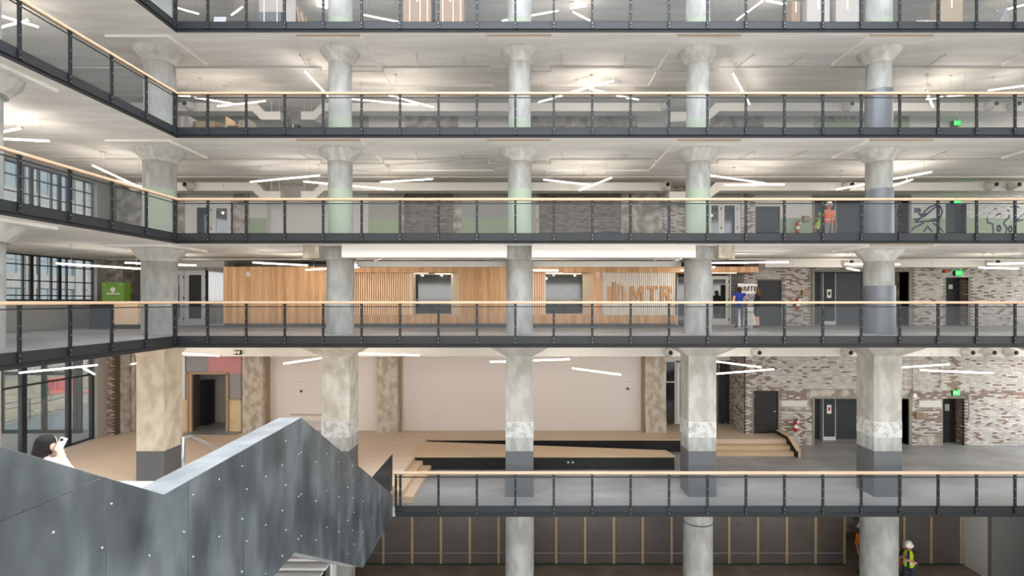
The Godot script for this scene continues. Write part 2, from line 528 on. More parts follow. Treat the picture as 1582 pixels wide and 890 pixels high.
func columns() -> void:
	var far_cols := []
	var cap_profile := func(top: float, r0: float) -> Array:
		return [[r0, top - 0.40], [r0 + 0.02, top - 0.345], [r0 + 0.13, top - 0.24], [r0 + 0.24, top - 0.10], [r0 + 0.28, top - 0.02], [r0 + 0.285, top]]
	var labels := {
		1: "square peeling-plaster column with grey-painted base on the first floor",
		2: "round raw concrete column rising from the second-floor balcony",
		3: "round concrete column with pale green lower half on third-floor balcony",
		4: "round concrete column with narrow green band on fourth-floor balcony",
		5: "round concrete column standing among the boxes on the fifth floor",
		0: "round whitewashed concrete column standing in the basement"}
	for i in range(0, 6):
		for k in COLS.size():
			var x: float = COLS[k]
			var d := 18.05
			var y0: float = FLOOR[i]
			var top: float = UNDER[i + 1]
			var jacket: bool = k == 4 and i in [2, 3, 4]
			var lb: String = labels[i]
			if i == 0 and k < 1:
				continue
			if k == 4 and i == 0:
				lb = "thick speckled concrete column beside the worker in lime vest"
			elif jacket:
				lb = "round concrete column wrapped in a grey steel jacket, %s floor" % ORDINAL[i]
			elif k == 0 and i > 1:
				lb = "round concrete column at the inside corner of the %s-floor balcony" % ORDINAL[i]
			elif k == 0 and i == 1:
				lb = "square plastered column on the oak floor by the glass entrance"
			elif k in [1, 2, 3] and i == 2:
				lb = "round raw concrete column carrying the white beam, second floor"
			var c := thing("column", Vector3(x, y0, -d), lb, "column", "columns on the %s level" % ORDINAL[i], "structure")
			if i == 1:
				var h := 0.46
				var base := 0.53 if k < 2 else 0.0
				var wain := 1.52
				var m: Material = M.column_peeled if k > 1 else [M.column_tan_lit, M.column_buff_lit][k]
				if k == 0:
					box(c, "shaft", m, x - h, x + h, wain, top - 0.35, d - h, d + h)
				else:
					box(c, "shaft", M.column_concrete, x - h, x + h, wain, 1.97, d - h, d + h)
					box(c, "plaster_band", M.column_white, x - h - 0.006, x + h + 0.006, 1.97, 2.49, d - h - 0.006, d + h + 0.006)
					box(c, "shaft", m, x - h, x + h, 2.49, top - 0.35, d - h, d + h)
				box(c, "painted_base", M.paint_grey, x - h - 0.003, x + h + 0.003, base, wain, d - h - 0.003, d + h + 0.003)
				var st := begin()
				var a := h
				var b := 0.93 if k != 0 else 0.6
				var y2 := top - 0.35
				var p := func(s: float, u: float, v: float, y: float) -> Vector3: return Vector3(x + u * s, y, -d + v * s)
				for q in [[Vector2(-1, 1), Vector2(1, 1)], [Vector2(1, 1), Vector2(1, -1)], [Vector2(1, -1), Vector2(-1, -1)], [Vector2(-1, -1), Vector2(-1, 1)]]:
					quad(st, p.call(a, q[0].x, q[0].y, y2), p.call(a, q[1].x, q[1].y, y2), p.call(b, q[1].x, q[1].y, top - 0.04), p.call(b, q[0].x, q[0].y, top - 0.04))
					quad(st, p.call(b, q[0].x, q[0].y, top - 0.04), p.call(b, q[1].x, q[1].y, top - 0.04), p.call(b, q[1].x, q[1].y, top), p.call(b, q[0].x, q[0].y, top))
				put(c, "capital", done(st), m)
				continue
			var r: float = [0.485, 0.0, 0.45, 0.40, 0.375, 0.40][i]
			if i == 0 and k == 4:
				r = 0.56
			if i == 3 and k == 0:
				r = 0.49
			if i == 2 and k == 0:
				r = 0.53
			if i == 4 and k == 0:
				r = 0.46
			var panel := top - 0.08
			var mm: Material = M.column_concrete
			var cap_bottom := panel - 0.40
			var beam: bool = i == 2 and k in [1, 2, 3]
			if i == 0:
				put(c, "shaft", lathe([[r, y0], [r, top]], 40, Vector3(x, 0, -d)), mm)
				if k == 3:
					put(c, "tie_wire", lathe([[r + 0.004, -0.99], [r + 0.016, -0.975], [r + 0.004, -0.96]], 40, Vector3(x, 0, -d)), M.ink)
				continue
			if beam:
				cap_bottom = top - 0.45
			var painted := 0.0
			if i == 3:
				painted = 1.62
			elif i in [4, 5]:
				painted = 0.62
			if jacket:
				put(c, "jacket", lathe([[r + 0.035, y0], [r + 0.035, y0 + 1.62]], 40, Vector3(x, 0, -d)), M.jacket_steel)
				painted = 1.6
			if painted > 0.0 and not jacket and not (i == 3 and k == 0 and false):
				put(c, "painted_band", lathe([[r + 0.002, y0], [r + 0.002, y0 + painted]], 40, Vector3(x, 0, -d)), M.paint_green)
			put(c, "shaft", lathe([[r, y0 + painted * 0.999], [r, cap_bottom]], 40, Vector3(x, 0, -d), 0.015), mm)
			if beam:
				# a squared head: the old bracket stub and the cut face under the new beam
				var s: float = 1.0 if k == 3 else -1.0
				box(c, "head", mm, x - 0.40, x + 0.40, cap_bottom, top, 17.55, 18.5)
				box(c, "bracket_stub", M.pilaster_plaster, x + s * 0.40, x + s * 0.92, cap_bottom + 0.02, top, 17.2, 18.3)
			else:
				put(c, "capital", lathe(cap_profile.call(panel, r), 40, Vector3(x, 0, -d), 0.03), M.capital_lit)
				var deep := 19.07
				if i in [3, 4] and k in [1, 2, 3]:
					deep = 20.9
				box(c, "drop_panel", M.ceiling_paint, x - 1.02, x + 1.02, panel, top, 16.97, deep)
				if k > 0:
					box(c, "cut_edge", M.raw_edge, x - 1.02, x + 1.02, panel + 0.004, top, 16.955, 16.97)
	# transverse strip behind the middle bays and the white beam of the second floor
	for i in [3, 4]:
		for k in [1, 2]:
			var s := box(self, "ceiling_strip", M.ceiling_paint, COLS[k] + 1.02, COLS[k + 1] - 1.02, UNDER[i + 1] - 0.06, UNDER[i + 1], 20.9, 21.5)
			tag(s, "thickened strip of painted ceiling between two %s-floor column panels" % ORDINAL[i], "ceiling strip", "ceiling strips of the %s storey" % ORDINAL[i], "structure")
	for k in [1, 2]:
		var bm := thing("beam", Vector3(COLS[k] + 0.4, UNDER[3] - 0.44, -17.0), "white painted concrete edge beam between two round second-floor columns", "beam", "second-floor edge beams", "structure")
		box(bm, "web", M.beam_paint_dimmed, COLS[k] + 0.40, COLS[k + 1] - 0.40, UNDER[3] - 0.42, UNDER[3], 17.02, 17.45)
		box(bm, "soffit_lip", M.beam_paint_dimmed, COLS[k] + 0.40, COLS[k + 1] - 0.40, UNDER[3] - 0.62, UNDER[3] - 0.42, 18.6, 18.9)
	# the next row of columns towards the camera stands along the street-side wing
	for i in [2, 3, 4]:
		var x: float = COLS[0]
		var d := 11.95
		var r: float = [0.0, 0.0, 0.53, 0.49, 0.46][i]
		var top: float = UNDER[i + 1]
		var c2 := thing("column", Vector3(x, FLOOR[i], -d), "round concrete mushroom column along the street-side wing, %s floor" % ORDINAL[i], "column", "columns on the %s level" % ORDINAL[i], "structure")
		put(c2, "shaft", lathe([[r, FLOOR[i]], [r, top - 0.48]], 40, Vector3(x, 0, -d), 0.015), M.column_concrete)
		put(c2, "capital", lathe(cap_profile.call(top - 0.08, r + 0.1), 40, Vector3(x, 0, -d), 0.03), M.capital_lit)
		box(c2, "drop_panel", M.ceiling_paint, x - 1.02, x + 1.02, top - 0.08, top, d - 1.02, d + 1.02)

# ---------------------------------------------------------------- balcony railings
func wire_panel(w: float, h: float) -> ArrayMesh:
	var st := begin()
	var p := 0.022
	var t := 0.001
	var n := int(w / p)
	for i in n + 1:
		var x := -w / 2 + w * i / n
		for q in [[Vector3(x - t, 0, t), Vector3(x + t, 0, t), Vector3(x + t, h, t), Vector3(x - t, h, t)], [Vector3(x + t, 0, t), Vector3(x + t, 0, -t), Vector3(x + t, h, -t), Vector3(x + t, h, t)], [Vector3(x - t, 0, -t), Vector3(x - t, 0, t), Vector3(x - t, h, t), Vector3(x - t, h, -t)]]:
			quad(st, q[0], q[1], q[2], q[3])
	n = int(h / p)
	for i in n + 1:
		var y := h * i / n
		for q in [[Vector3(-w / 2, y - t, t), Vector3(w / 2, y - t, t), Vector3(w / 2, y + t, t), Vector3(-w / 2, y + t, t)], [Vector3(-w / 2, y + t, t), Vector3(w / 2, y + t, t), Vector3(w / 2, y + t, -t), Vector3(-w / 2, y + t, -t)]]:
			quad(st, q[0], q[1], q[2], q[3])
	return done(st)

func post_mesh() -> ArrayMesh:
	# a pair of flat bars with a spacer, reaching down over the edge channel
	var st := begin()
	for s in [-1, 1]:
		add_box(st, Vector3(s * 0.022, -0.245, 0.0), Vector3(s * 0.034 , 1.03, -0.05))
	add_box(st, Vector3(-0.024, -0.22, -0.012), Vector3(0.024, 1.03, -0.04))
	add_box(st, Vector3(-0.05, 1.0, 0.004), Vector3(0.05, 1.032, -0.06))
	return done(st)

func bolt_mesh() -> ArrayMesh:
	var st := begin()
	for y in [-0.2, -0.08, 0.28, 0.56, 0.9]:
		add_tube(st, [Vector3(0, y, -0.01), Vector3(0, y, 0.008)], 0.011, 6)
	return done(st)

func railing(i: int, label: String, a: Vector3, b: Vector3, stations: Array, group: String) -> void:
	# a, b: ends of the run at floor level on the outer face; stations: distances of the posts from a
	var run := b - a
	var dir := run.normalized()
	var len_ := run.length()
	var turn := Basis(dir, Vector3.UP, dir.cross(Vector3.UP))
	var t := thing("railing", a, label, "railing", group)
	var mid := func(s: float, y: float, out: float) -> Vector3: return a + dir * s + Vector3.UP * y + turn.z * out
	put(t, "edge_channel", box_mesh(Vector3(len_, 0.235, 0.05)), M.fascia_steel, mid.call(len_ / 2, -0.1175, 0.02), turn)
	put(t, "channel_flange", box_mesh(Vector3(len_, 0.02, 0.09)), M.fascia_steel, mid.call(len_ / 2, -0.235, 0.035), turn)
	put(t, "shadow_fascia", box_mesh(Vector3(len_, FLOOR[i] - UNDER[i] - 0.245, 0.04)), M.fascia_shade, mid.call(len_ / 2, -0.245 - (FLOOR[i] - UNDER[i] - 0.245) / 2, 0.021), turn)  # near-black strip stands in for the shadow recess under the channel
	put(t, "handrail", rounded_bar(len_ + 0.1, 0.075, 0.12), M.rail_wood, mid.call(len_ / 2, 1.06, 0.06), turn)
	put(t, "mid_rail", box_mesh(Vector3(len_, 0.028, 0.02)), M.rail_steel, mid.call(len_ / 2, 0.93, 0.07), turn)
	var pm := post_shape
	for s in stations:
		var p := put(t, "post", pm, M.rail_steel, mid.call(s, 0, 0.1), turn)
		put(p, "bolts", bolt_shape, M.bolt_steel, mid.call(s, 0, 0.1), turn).set_meta("kind", "stuff")
	for k in stations.size() - 1:
		var w: float = stations[k + 1] - stations[k] - 0.08
		if w < 0.15:
			continue
		var key := "%.2f" % w
		if not panels.has(key):
			panels[key] = wire_panel(w, 0.9)
		put(t, "mesh_panel", panels[key], M.mesh_wire, mid.call((stations[k] + stations[k + 1]) / 2.0, 0.02, 0.065), turn)

var panels := {}
var post_shape: ArrayMesh
var bolt_shape: ArrayMesh

func rounded_bar(l: float, h: float, w: float) -> ArrayMesh:
	var c := 0.014
	var poly := [Vector2(-w / 2 + c, -h / 2), Vector2(w / 2 - c, -h / 2), Vector2(w / 2, -h / 2 + c), Vector2(w / 2, h / 2 - c), Vector2(w / 2 - c, h / 2), Vector2(-w / 2 + c, h / 2), Vector2(-w / 2, h / 2 - c), Vector2(-w / 2, -h / 2 + c)]
	return prism(poly, Vector3(-l / 2, 0, 0), Vector3.BACK, Vector3.UP, Vector3(l, 0, 0))

func railings() -> void:
	post_shape = post_mesh()
	bolt_shape = bolt_mesh()
	var stations := [0.045]
	for k in 22:
		stations.append(1.05 + 1.2146 * k)
	stations.append(27.8)
	var left := [0.05]
	for k in range(1, 13):
		left.append(16.70 - 1.29 * (13 - k))
	left.append(16.63)
	for i in range(2, 6):
		railing(i, "dark steel railing with timber handrail along the long %s-floor balcony" % ORDINAL[i], Vector3(LEFT, FLOOR[i], -EDGE), Vector3(RIGHT, FLOOR[i], -EDGE), stations, "balcony railings")
		railing(i, "dark steel railing with timber handrail along the street-side wing, %s floor" % ORDINAL[i], Vector3(LEFT, FLOOR[i], 0.0), Vector3(LEFT, FLOOR[i], -EDGE + 0.05), left, "wing railings")
	var low := [0.03, 0.17]
	for k in range(5, 22):
		var s := LEFT + 1.05 + 1.2146 * k - -4.110
		if s > 0.3:
			low.append(s)
	railing(1, "dark steel railing with timber handrail along the first-floor edge beside the stair", Vector3(-4.110, 0, -EDGE), Vector3(RIGHT, 0, -EDGE), low, "balcony railings")

# a thin sheet that bows a few millimetres between its fixings, so that reflections bend down its height
func bowed_sheet(poly: PackedVector2Array, a: float, b: float, x: float, k: int) -> ArrayMesh:
	var st := begin()
	st.set_smooth_group(0)
	var w := FastNoiseLite.new()
	w.seed = 40 + k
	w.frequency = 0.9
	w.fractal_octaves = 2
	var n := maxi(6, int((b - a) / 0.09))
	var out := func(p: Vector2) -> Vector3:
		var u := (p.x - a) / (b - a)
		return Vector3(x + 0.004 + 0.010 * sin(PI * clampf(u, 0, 1)) + 0.003 * w.get_noise_2d(p.x * 0.8, p.y * 0.15), p.y, -p.x)
	for i in n:
		var u0 := lerpf(a, b, float(i) / n)
		var u1 := lerpf(a, b, float(i + 1) / n)
		for j in 24:
			var y0 := lerpf(-0.5, 6.7, j / 24.0)
			var y1 := lerpf(-0.5, 6.7, (j + 1) / 24.0)
			for piece in Geometry2D.intersect_polygons(poly, PackedVector2Array([Vector2(u0, y0), Vector2(u1, y0), Vector2(u1, y1), Vector2(u0, y1)])):
				var idx := Geometry2D.triangulate_polygon(piece)
				for q in range(0, idx.size(), 3):
					var p0: Vector3 = out.call(piece[idx[q]])
					var p1: Vector3 = out.call(piece[idx[q + 1]])
					var p2: Vector3 = out.call(piece[idx[q + 2]])
					if (p1 - p0).cross(p2 - p0).x > 0:
						for p in [p0, p2, p1]:
							st.add_vertex(p)
					else:
						for p in [p0, p1, p2]:
							st.add_vertex(p)
	st.set_smooth_group(-1)
	for i in poly.size():
		var c: Vector3 = out.call(poly[i])
		var e: Vector3 = out.call(poly[(i + 1) % poly.size()])
		var bk := Vector3(-0.03, 0, 0)
		quad(st, c, c + bk, e + bk, e)
	return done(st)

# ---------------------------------------------------------------- the steel-clad stair
func stair() -> void:
	var xo := -4.19
	var xi := -4.60
	var t := thing("steel_stair", Vector3(xo, 2.9, -8.0), "blue-grey steel-clad stair folding down through the atrium with riveted panels", "stair")
	var outline := PackedVector2Array([Vector2(1.9, 6.66), Vector2(6.15, 4.25), Vector2(9.93, 4.31), Vector2(16.83, 0.345), Vector2(16.83, -0.33), Vector2(13.69, -0.375), Vector2(9.65, 1.93), Vector2(5.9, 1.90), Vector2(1.9, 4.19)])
	# core colour paints the glint of sheet edges in the open joints, then the sheets
	var core := Geometry2D.offset_polygon(outline, -0.012)[0]
	put(t, "core", side_prism(Array(core), xo - 0.001, xi), M.bolt_steel)
	var cuts := [1.9, -0.989*0.0 + 5.30, 6.60, 7.90, 9.21, 9.85, 12.92, 16.83]
	var n := cuts.size()
	for k in n - 1:
		var a: float = cuts[k] + 0.004
		var b: float = cuts[k + 1] - 0.004
		var strips := [[-2.0, 8.0]]
		if k == 0:
			strips = [[-2.0, 4.742], [4.754, 8.0]]
		elif k == n - 2:
			strips = [[-2.0, 8.0]]
		for s in strips:
			var r := PackedVector2Array([Vector2(a, s[0]), Vector2(b, s[0]), Vector2(b, s[1]), Vector2(a, s[1])])
			for poly in Geometry2D.intersect_polygons(outline, r):
				put(t, "cladding_panel", bowed_sheet(poly, a, b, xo, k), M.stair_steel)
	# rivets in rows beside each joint
	var mm := MultiMesh.new()
	mm.transform_format = MultiMesh.TRANSFORM_3D
	var rivet := SphereMesh.new()
	rivet.radius = 0.014
	rivet.height = 0.028
	rivet.radial_segments = 8
	rivet.rings = 4
	mm.mesh = rivet
	var spots := []
	for x in [2.6, 3.6, 4.7, 5.24, 5.36, 5.9, 6.5, 6.68, 7.25, 7.84, 7.97, 8.55, 9.14, 9.27, 9.79, 9.91, 10.6, 11.2, 11.9, 12.5, 12.86, 12.98, 13.7, 14.5]:
		for j in 8:
			var p := Vector2(x, 6.4 - j * 0.78 - (0.39 if int(x * 10) % 2 else 0.0))
			if Geometry2D.is_point_in_polygon(p, Geometry2D.offset_polygon(outline, -0.08)[0]):
				spots.append(p)
	mm.instance_count = spots.size()
	for j in spots.size():
		mm.set_instance_transform(j, Transform3D(Basis.IDENTITY, Vector3(xo + 0.012, spots[j].y, -spots[j].x) - t.position))
	var rv := MultiMeshInstance3D.new()
	rv.name = "rivets"
	rv.multimesh = mm
	rv.material_override = M.bolt_steel
	rv.set_meta("kind", "stuff")
	t.add_child(rv)
	# cap over the guard wall, following the folds
	var tops := [Vector2(1.9, 6.66), Vector2(6.15, 4.25), Vector2(9.93, 4.31), Vector2(14.7, 1.57)]
	for k in 3:
		var p: Vector2 = tops[k]
		var q: Vector2 = tops[k + 1]
		var up := Vector2(-(q - p).y, (q - p).x).normalized() * 0.006
		put(t, "guard_cap", side_prism([p, q, q + up, p + up], xo, xi), M.stair_cap_lit)
	# inner guard plate that carries on level to the landing
	put(t, "landing_guard", side_prism([Vector2(14.6, 0.5), Vector2(16.9, 0.5), Vector2(16.9, 1.62), Vector2(14.6, 1.62)], xo - 0.03, xo - 0.045), M.frame_dark)
	# flights and landing
	var run := 4.27 / 14.0
	for k in 14:
		var y := 5.39 - 2.44 / 14 * (k + 1)
		box(t, "tread", M.tread_wood, -6.4, xi, y - 0.05, y, 1.88 + run * k, 1.88 + run * (k + 1) + 0.02)
		var y3 := 2.95 - 2.42 / 14 * (k + 1)
		if k < 13:
			box(t, "tread", M.tread_wood, -6.4, xi, y3 - 0.05, y3, 10.42 + run * k, 10.42 + run * (k + 1) + 0.02)
	put(t, "flight_soffit", side_prism([Vector2(1.9, 5.1), Vector2(6.15, 2.7), Vector2(6.15, 2.45), Vector2(1.9, 4.85)], -6.4, xi), M.stair_steel)
	put(t, "flight_soffit", side_prism([Vector2(10.4, 2.68), Vector2(14.7, 0.3), Vector2(14.7, 0.05), Vector2(10.4, 2.43)], -6.4, xi), M.stair_steel)
	box(t, "landing", M.white_paint, -8.6, xi, 2.75, 2.95, 6.15, 10.45)
	box(t, "foot_landing", M.floor_wood, -8.6, xi, 0.3, 0.53, 14.4, EDGE)
	box(t, "foot_landing", M.floor_wood, LEFT, -8.6, 0.3, 0.53, 15.6, EDGE)
	var rail := tube([Vector3(-6.6, 2.95, -10.25), Vector3(-6.6, 3.84, -10.25), Vector3(-6.6, 3.84, -10.45), Vector3(-6.6, 1.6, -14.5)], 0.035, 8)
	put(t, "handrail", rail, M.chrome)

# ---------------------------------------------------------------- brickwork
var brick_mesh: BoxMesh

# bricks laid on a face; zones: [x0, x1, y0, y1, share of bare bricks]; dark_share: how many bricks have lost their whitewash elsewhere
func bricks(parent: Node3D, along: String, u0: float, u1: float, y0: float, y1: float, face: float, holes: Array, zones: Array, dark_share: float, seed_: int, tones: Array = []) -> void:
	if brick_mesh == null:
		brick_mesh = BoxMesh.new()
		brick_mesh.size = Vector3(0.196, 0.058, 0.03)
	var n := FastNoiseLite.new()
	n.seed = seed_
	n.frequency = 0.45
	n.fractal_octaves = 4
	var r := RandomNumberGenerator.new()
	r.seed = seed_
	var spots := []
	var cols := PackedColorArray()
	var rows := int((y1 - y0) / 0.0725)
	var white: Array = tones[0] if tones.size() > 0 else [Color(0.50, 0.465, 0.425), Color(0.46, 0.425, 0.385), Color(0.54, 0.51, 0.47), Color(0.43, 0.39, 0.35)]
	var bare: Array = tones[1] if tones.size() > 1 else [Color(0.26, 0.18, 0.145), Color(0.22, 0.16, 0.13), Color(0.29, 0.195, 0.155), Color(0.19, 0.15, 0.125)]
	for j in rows:
		var y := y0 + 0.0725 * (j + 0.5)
		var count := int((u1 - u0) / 0.206)
		for i in count:
			var u := u0 + 0.206 * (i + (0.5 if j % 2 else 0.98))
			if u + 0.1 > u1 or u - 0.1 < u0:
				continue
			var skip := false
			for h in holes:
				if u + 0.09 > h[0] and u - 0.09 < h[1] and y + 0.03 > h[2] and y - 0.03 < h[3]:
					skip = true
			if skip:
				continue
			var p := dark_share + n.get_noise_2d(u, y * 1.6) * 0.2
			for z in zones:
				if u > z[0] and u < z[1] and y > z[2] and y < z[3]:
					p = z[4] + n.get_noise_2d(u, y * 1.6) * 0.25
			var c: Color = bare[r.randi() % 4] if r.randf() < p else white[r.randi() % 4]
			var k := r.randf_range(0.88, 1.12)
			cols.append(Color(c.r * k, c.g * k, c.b * k))
			var jig := r.randf_range(-0.004, 0.004)
			if along == "x":
				spots.append(Transform3D(Basis.IDENTITY, Vector3(u, y, -face + 0.0 + jig)))
			else:
				spots.append(Transform3D(Basis(Vector3.UP, PI / 2), Vector3(face + jig, y, -u)))
	var mm := MultiMesh.new()
	mm.transform_format = MultiMesh.TRANSFORM_3D
	mm.use_colors = true
	mm.mesh = brick_mesh
	mm.instance_count = spots.size()
	for i in spots.size():
		var t: Transform3D = spots[i]
		t.origin -= parent.global_position
		mm.set_instance_transform(i, t)
		mm.set_instance_color(i, cols[i])
	var o := MultiMeshInstance3D.new()
	o.name = "brick_facing"
	o.multimesh = mm
	o.material_override = M.brick
	o.set_meta("kind", "stuff")
	parent.add_child(o, true)

func wall(called: String, mesh: Mesh, m: Material, label: String) -> MeshInstance3D:
	var o := put(self, called, mesh, m)
	tag(o, label, "wall", "", "structure")
	return o

# a flush door: leaf, hinges, lever
func plain_door(called: String, label: String, m: Material, x0: float, x1: float, y0: float, y1: float, d: float, handle_right := true, hinges := true) -> Node3D:
	var t := thing(called, Vector3((x0 + x1) / 2, y0, -d), label, "door", "", "structure")
	var leaf := box(t, "leaf", m, x0 + 0.03, x1 - 0.03, y0 + 0.01, y1 - 0.03, d, d + 0.05)
	for s in [[x0, x0 + 0.03, y0, y1], [x1 - 0.03, x1, y0, y1], [x0, x1, y1 - 0.03, y1]]:
		box(t, "frame", m, s[0], s[1], s[2], s[3], d - 0.03, d + 0.12)
	var hx := x1 - 0.12 if handle_right else x0 + 0.12
	var st := begin()
	add_tube(st, [Vector3(hx, y0 + 1.0, -d), Vector3(hx, y0 + 1.0, -d + 0.06), Vector3(hx - (0.12 if handle_right else -0.12), y0 + 1.0, -d + 0.06)], 0.014, 6)
	add_tube(st, [Vector3(hx, y0 + 1.0, -d), Vector3(hx, y0 + 1.0, -d + 0.015)], 0.035, 10)
	put(leaf, "lever_handle", done(st), M.chrome)
	if hinges:
		for q in [0.12, 0.5, 0.88]:
			var y := lerpf(y0, y1, q)
			var hh := x0 + 0.03 if handle_right else x1 - 0.03
			box(leaf, "hinge", M.chrome, hh - 0.02, hh + 0.02, y - 0.06, y + 0.06, d - 0.012, d)
	return t

# a glazed door leaf in a painted frame
func glazed_leaf(t: Node3D, m: Material, gm: Material, x0: float, x1: float, y0: float, y1: float, d: float, stile := 0.13, kick := 0.26) -> void:
	var st := begin()
	add_box(st, Vector3(x0, y0, -d), Vector3(x0 + stile, y1, -d - 0.05))
	add_box(st, Vector3(x1 - stile, y0, -d), Vector3(x1, y1, -d - 0.05))
	add_box(st, Vector3(x0 + stile, y0, -d), Vector3(x1 - stile, y0 + kick, -d - 0.05))
	add_box(st, Vector3(x0 + stile, y1 - stile, -d), Vector3(x1 - stile, y1, -d - 0.05))
	var leaf := put(t, "door_leaf", done(st), m)
	box(leaf, "pane", gm, x0 + stile, x1 - stile, y0 + kick, y1 - stile, d + 0.02, d + 0.028)
	for q in [0.12, 0.5, 0.88]:
		var y := lerpf(y0, y1, q)
		box(leaf, "hinge", M.ink, x1 - 0.03, x1 + 0.012, y - 0.06, y + 0.06, d - 0.012, d)

# lift lobby recess: two door openings, a centre pier with call panel
func lift_lobby(i: int, x0: float, x1: float, y1: float, label: String, card: Material) -> void:
	var y0: float = FLOOR[i]
	var d := 23.9
	var back := 25.0
	var t := thing("lift_lobby", Vector3((x0 + x1) / 2, y0, -back), label, "lift lobby", "", "structure")
	box(t, "back_panel", M.lift_panel_shade, x0, x1, y0, y1, back, back + 0.1)
	box(t, "side_panel", M.lift_panel_shade, x0 - 0.05, x0, y0, y1, d + 0.06, back)
	box(t, "side_panel", M.rough_wall, x1, x1 + 0.05, y0, y1, d + 0.06, back)
	box(t, "soffit", M.lift_panel_shade, x0, x1, y1, y1 + 0.05, d + 0.06, back)
	box(t, "steel_jamb", M.jamb_olive, x0 - 0.1, x0, y0, y1 + 0.1, d - 0.03, d + 0.08)
	box(t, "steel_jamb", M.jamb_olive, x1, x1 + 0.1, y0, y1 + 0.1, d - 0.03, d + 0.08)
	box(t, "steel_header", M.jamb_olive, x0, x1, y1, y1 + 0.1, d - 0.03, d + 0.08)
	box(t, "lobby_floor", M.floor_concrete, x0, x1, y0, y0 + 0.012, d, back)
	var w := x1 - x0
	var p0 := x0 + w * 0.207
	var p1 := x0 + w * 0.335
	var pier := box(t, "pier", M.door_dark, p0, p1, y0, y1, back - 0.25, back)
	box(pier, "pier_edge", M.wall_light, p0 - 0.03, p0, y0, y1, back - 0.27, back)
	box(pier, "pier_edge", M.wall_light, p1, p1 + 0.03, y0, y1, back - 0.27, back)
	box(pier, "kick_plate", M.wall_light, p0, p1, y0, y0 + 0.17, back - 0.265, back - 0.25)
	var call_ := box(pier, "call_panel", M.paper, (p0 + p1) / 2 - 0.1, (p0 + p1) / 2 + 0.1, y0 + 1.25, y0 + 1.65, back - 0.262, back - 0.25)
	box(call_, "card", card, (p0 + p1) / 2 - 0.05, (p0 + p1) / 2 + 0.05, y0 + 1.38, y0 + 1.55, back - 0.266, back - 0.262)
	for q in [[x0 + 0.03, p0 - 0.05], [p1 + 0.05, x0 + w * 0.62], [x0 + w * 0.66, x1 - 0.1]]:
		box(t, "lift_door", M.lift_door if i != 1 else M.door_dark, q[0], q[1], y0, y1 - 0.05, back - 0.03, back)

func exit_sign(x: float, y: float, d: float, label: String) -> void:
	var t := thing("exit_sign", Vector3(x, y, -d), label, "exit sign")
	box(t, "housing", M.ink, x - 0.16, x + 0.16, y - 0.115, y + 0.115, d, 23.9)
	box(t, "sign_face_light", M.exit_glow, x - 0.155, x + 0.155, y - 0.11, y + 0.11, d - 0.006, d)
	var tm := TextMesh.new()
	var f := SystemFont.new()
	f.font_names = PackedStringArray(["Droid Sans"])
	tm.font = f
	tm.text = "EXIT"
	tm.font_size = 32
	tm.pixel_size = 0.0042
	tm.depth = 0.004
	put(t, "lettering", tm, M.paper, Vector3(x, y, -d + 0.008))
	var l := OmniLight3D.new()
	l.name = "sign_glow"
	l.light_color = Color(0.3, 1.0, 0.5)
	l.light_energy = 0.05
	l.light_size = 0.1
	l.omni_range = 8.0
	l.omni_attenuation = 2.0
	l.shadow_enabled = true
	t.add_child(l)
	l.global_position = Vector3(x, y, -d + 0.12)
	var st := begin()
	add_tube(st, [Vector3(x, y + 0.11, -d - 0.02), Vector3(x, y + 0.2, -d - 0.02)], 0.02, 6)
	put(t, "bracket", done(st), M.ink)

func extinguisher(x: float, y: float, d: float, label: String) -> void:
	var t := thing("fire_extinguisher", Vector3(x, y, -d), label, "fire extinguisher")
	put(t, "cylinder", lathe([[0.0, y], [0.07, y], [0.078, y + 0.02], [0.078, y + 0.36], [0.06, y + 0.42], [0.025, y + 0.45], [0.025, y + 0.48]], 20, Vector3(x, 0, -d)), M.red)
	put(t, "label_band", lathe([[0.0795, y + 0.15], [0.0795, y + 0.3]], 20, Vector3(x, 0, -d)), M.paper)
	var st := begin()
	add_box(st, Vector3(x - 0.03, y + 0.48, -d - 0.02), Vector3(x + 0.09, y + 0.51, -d + 0.02))
	add_box(st, Vector3(x - 0.02, y + 0.53, -d - 0.02), Vector3(x + 0.10, y + 0.55, -d + 0.02))
	put(t, "valve_handle", done(st), M.ink)
	put(t, "hose", tube([Vector3(x - 0.03, y + 0.49, -d), Vector3(x - 0.1, y + 0.42, -d + 0.03), Vector3(x - 0.11, y + 0.2, -d + 0.03), Vector3(x - 0.1, y + 0.1, -d + 0.03)], 0.012, 6), M.ink)
	box(t, "tag", M.paper, x + 0.07, x + 0.13, y + 0.36, y + 0.48, d - 0.03, d - 0.028)
	box(t, "wall_bracket", M.ink, x - 0.04, x + 0.04, y + 0.2, y + 0.28, d + 0.07, 23.9)

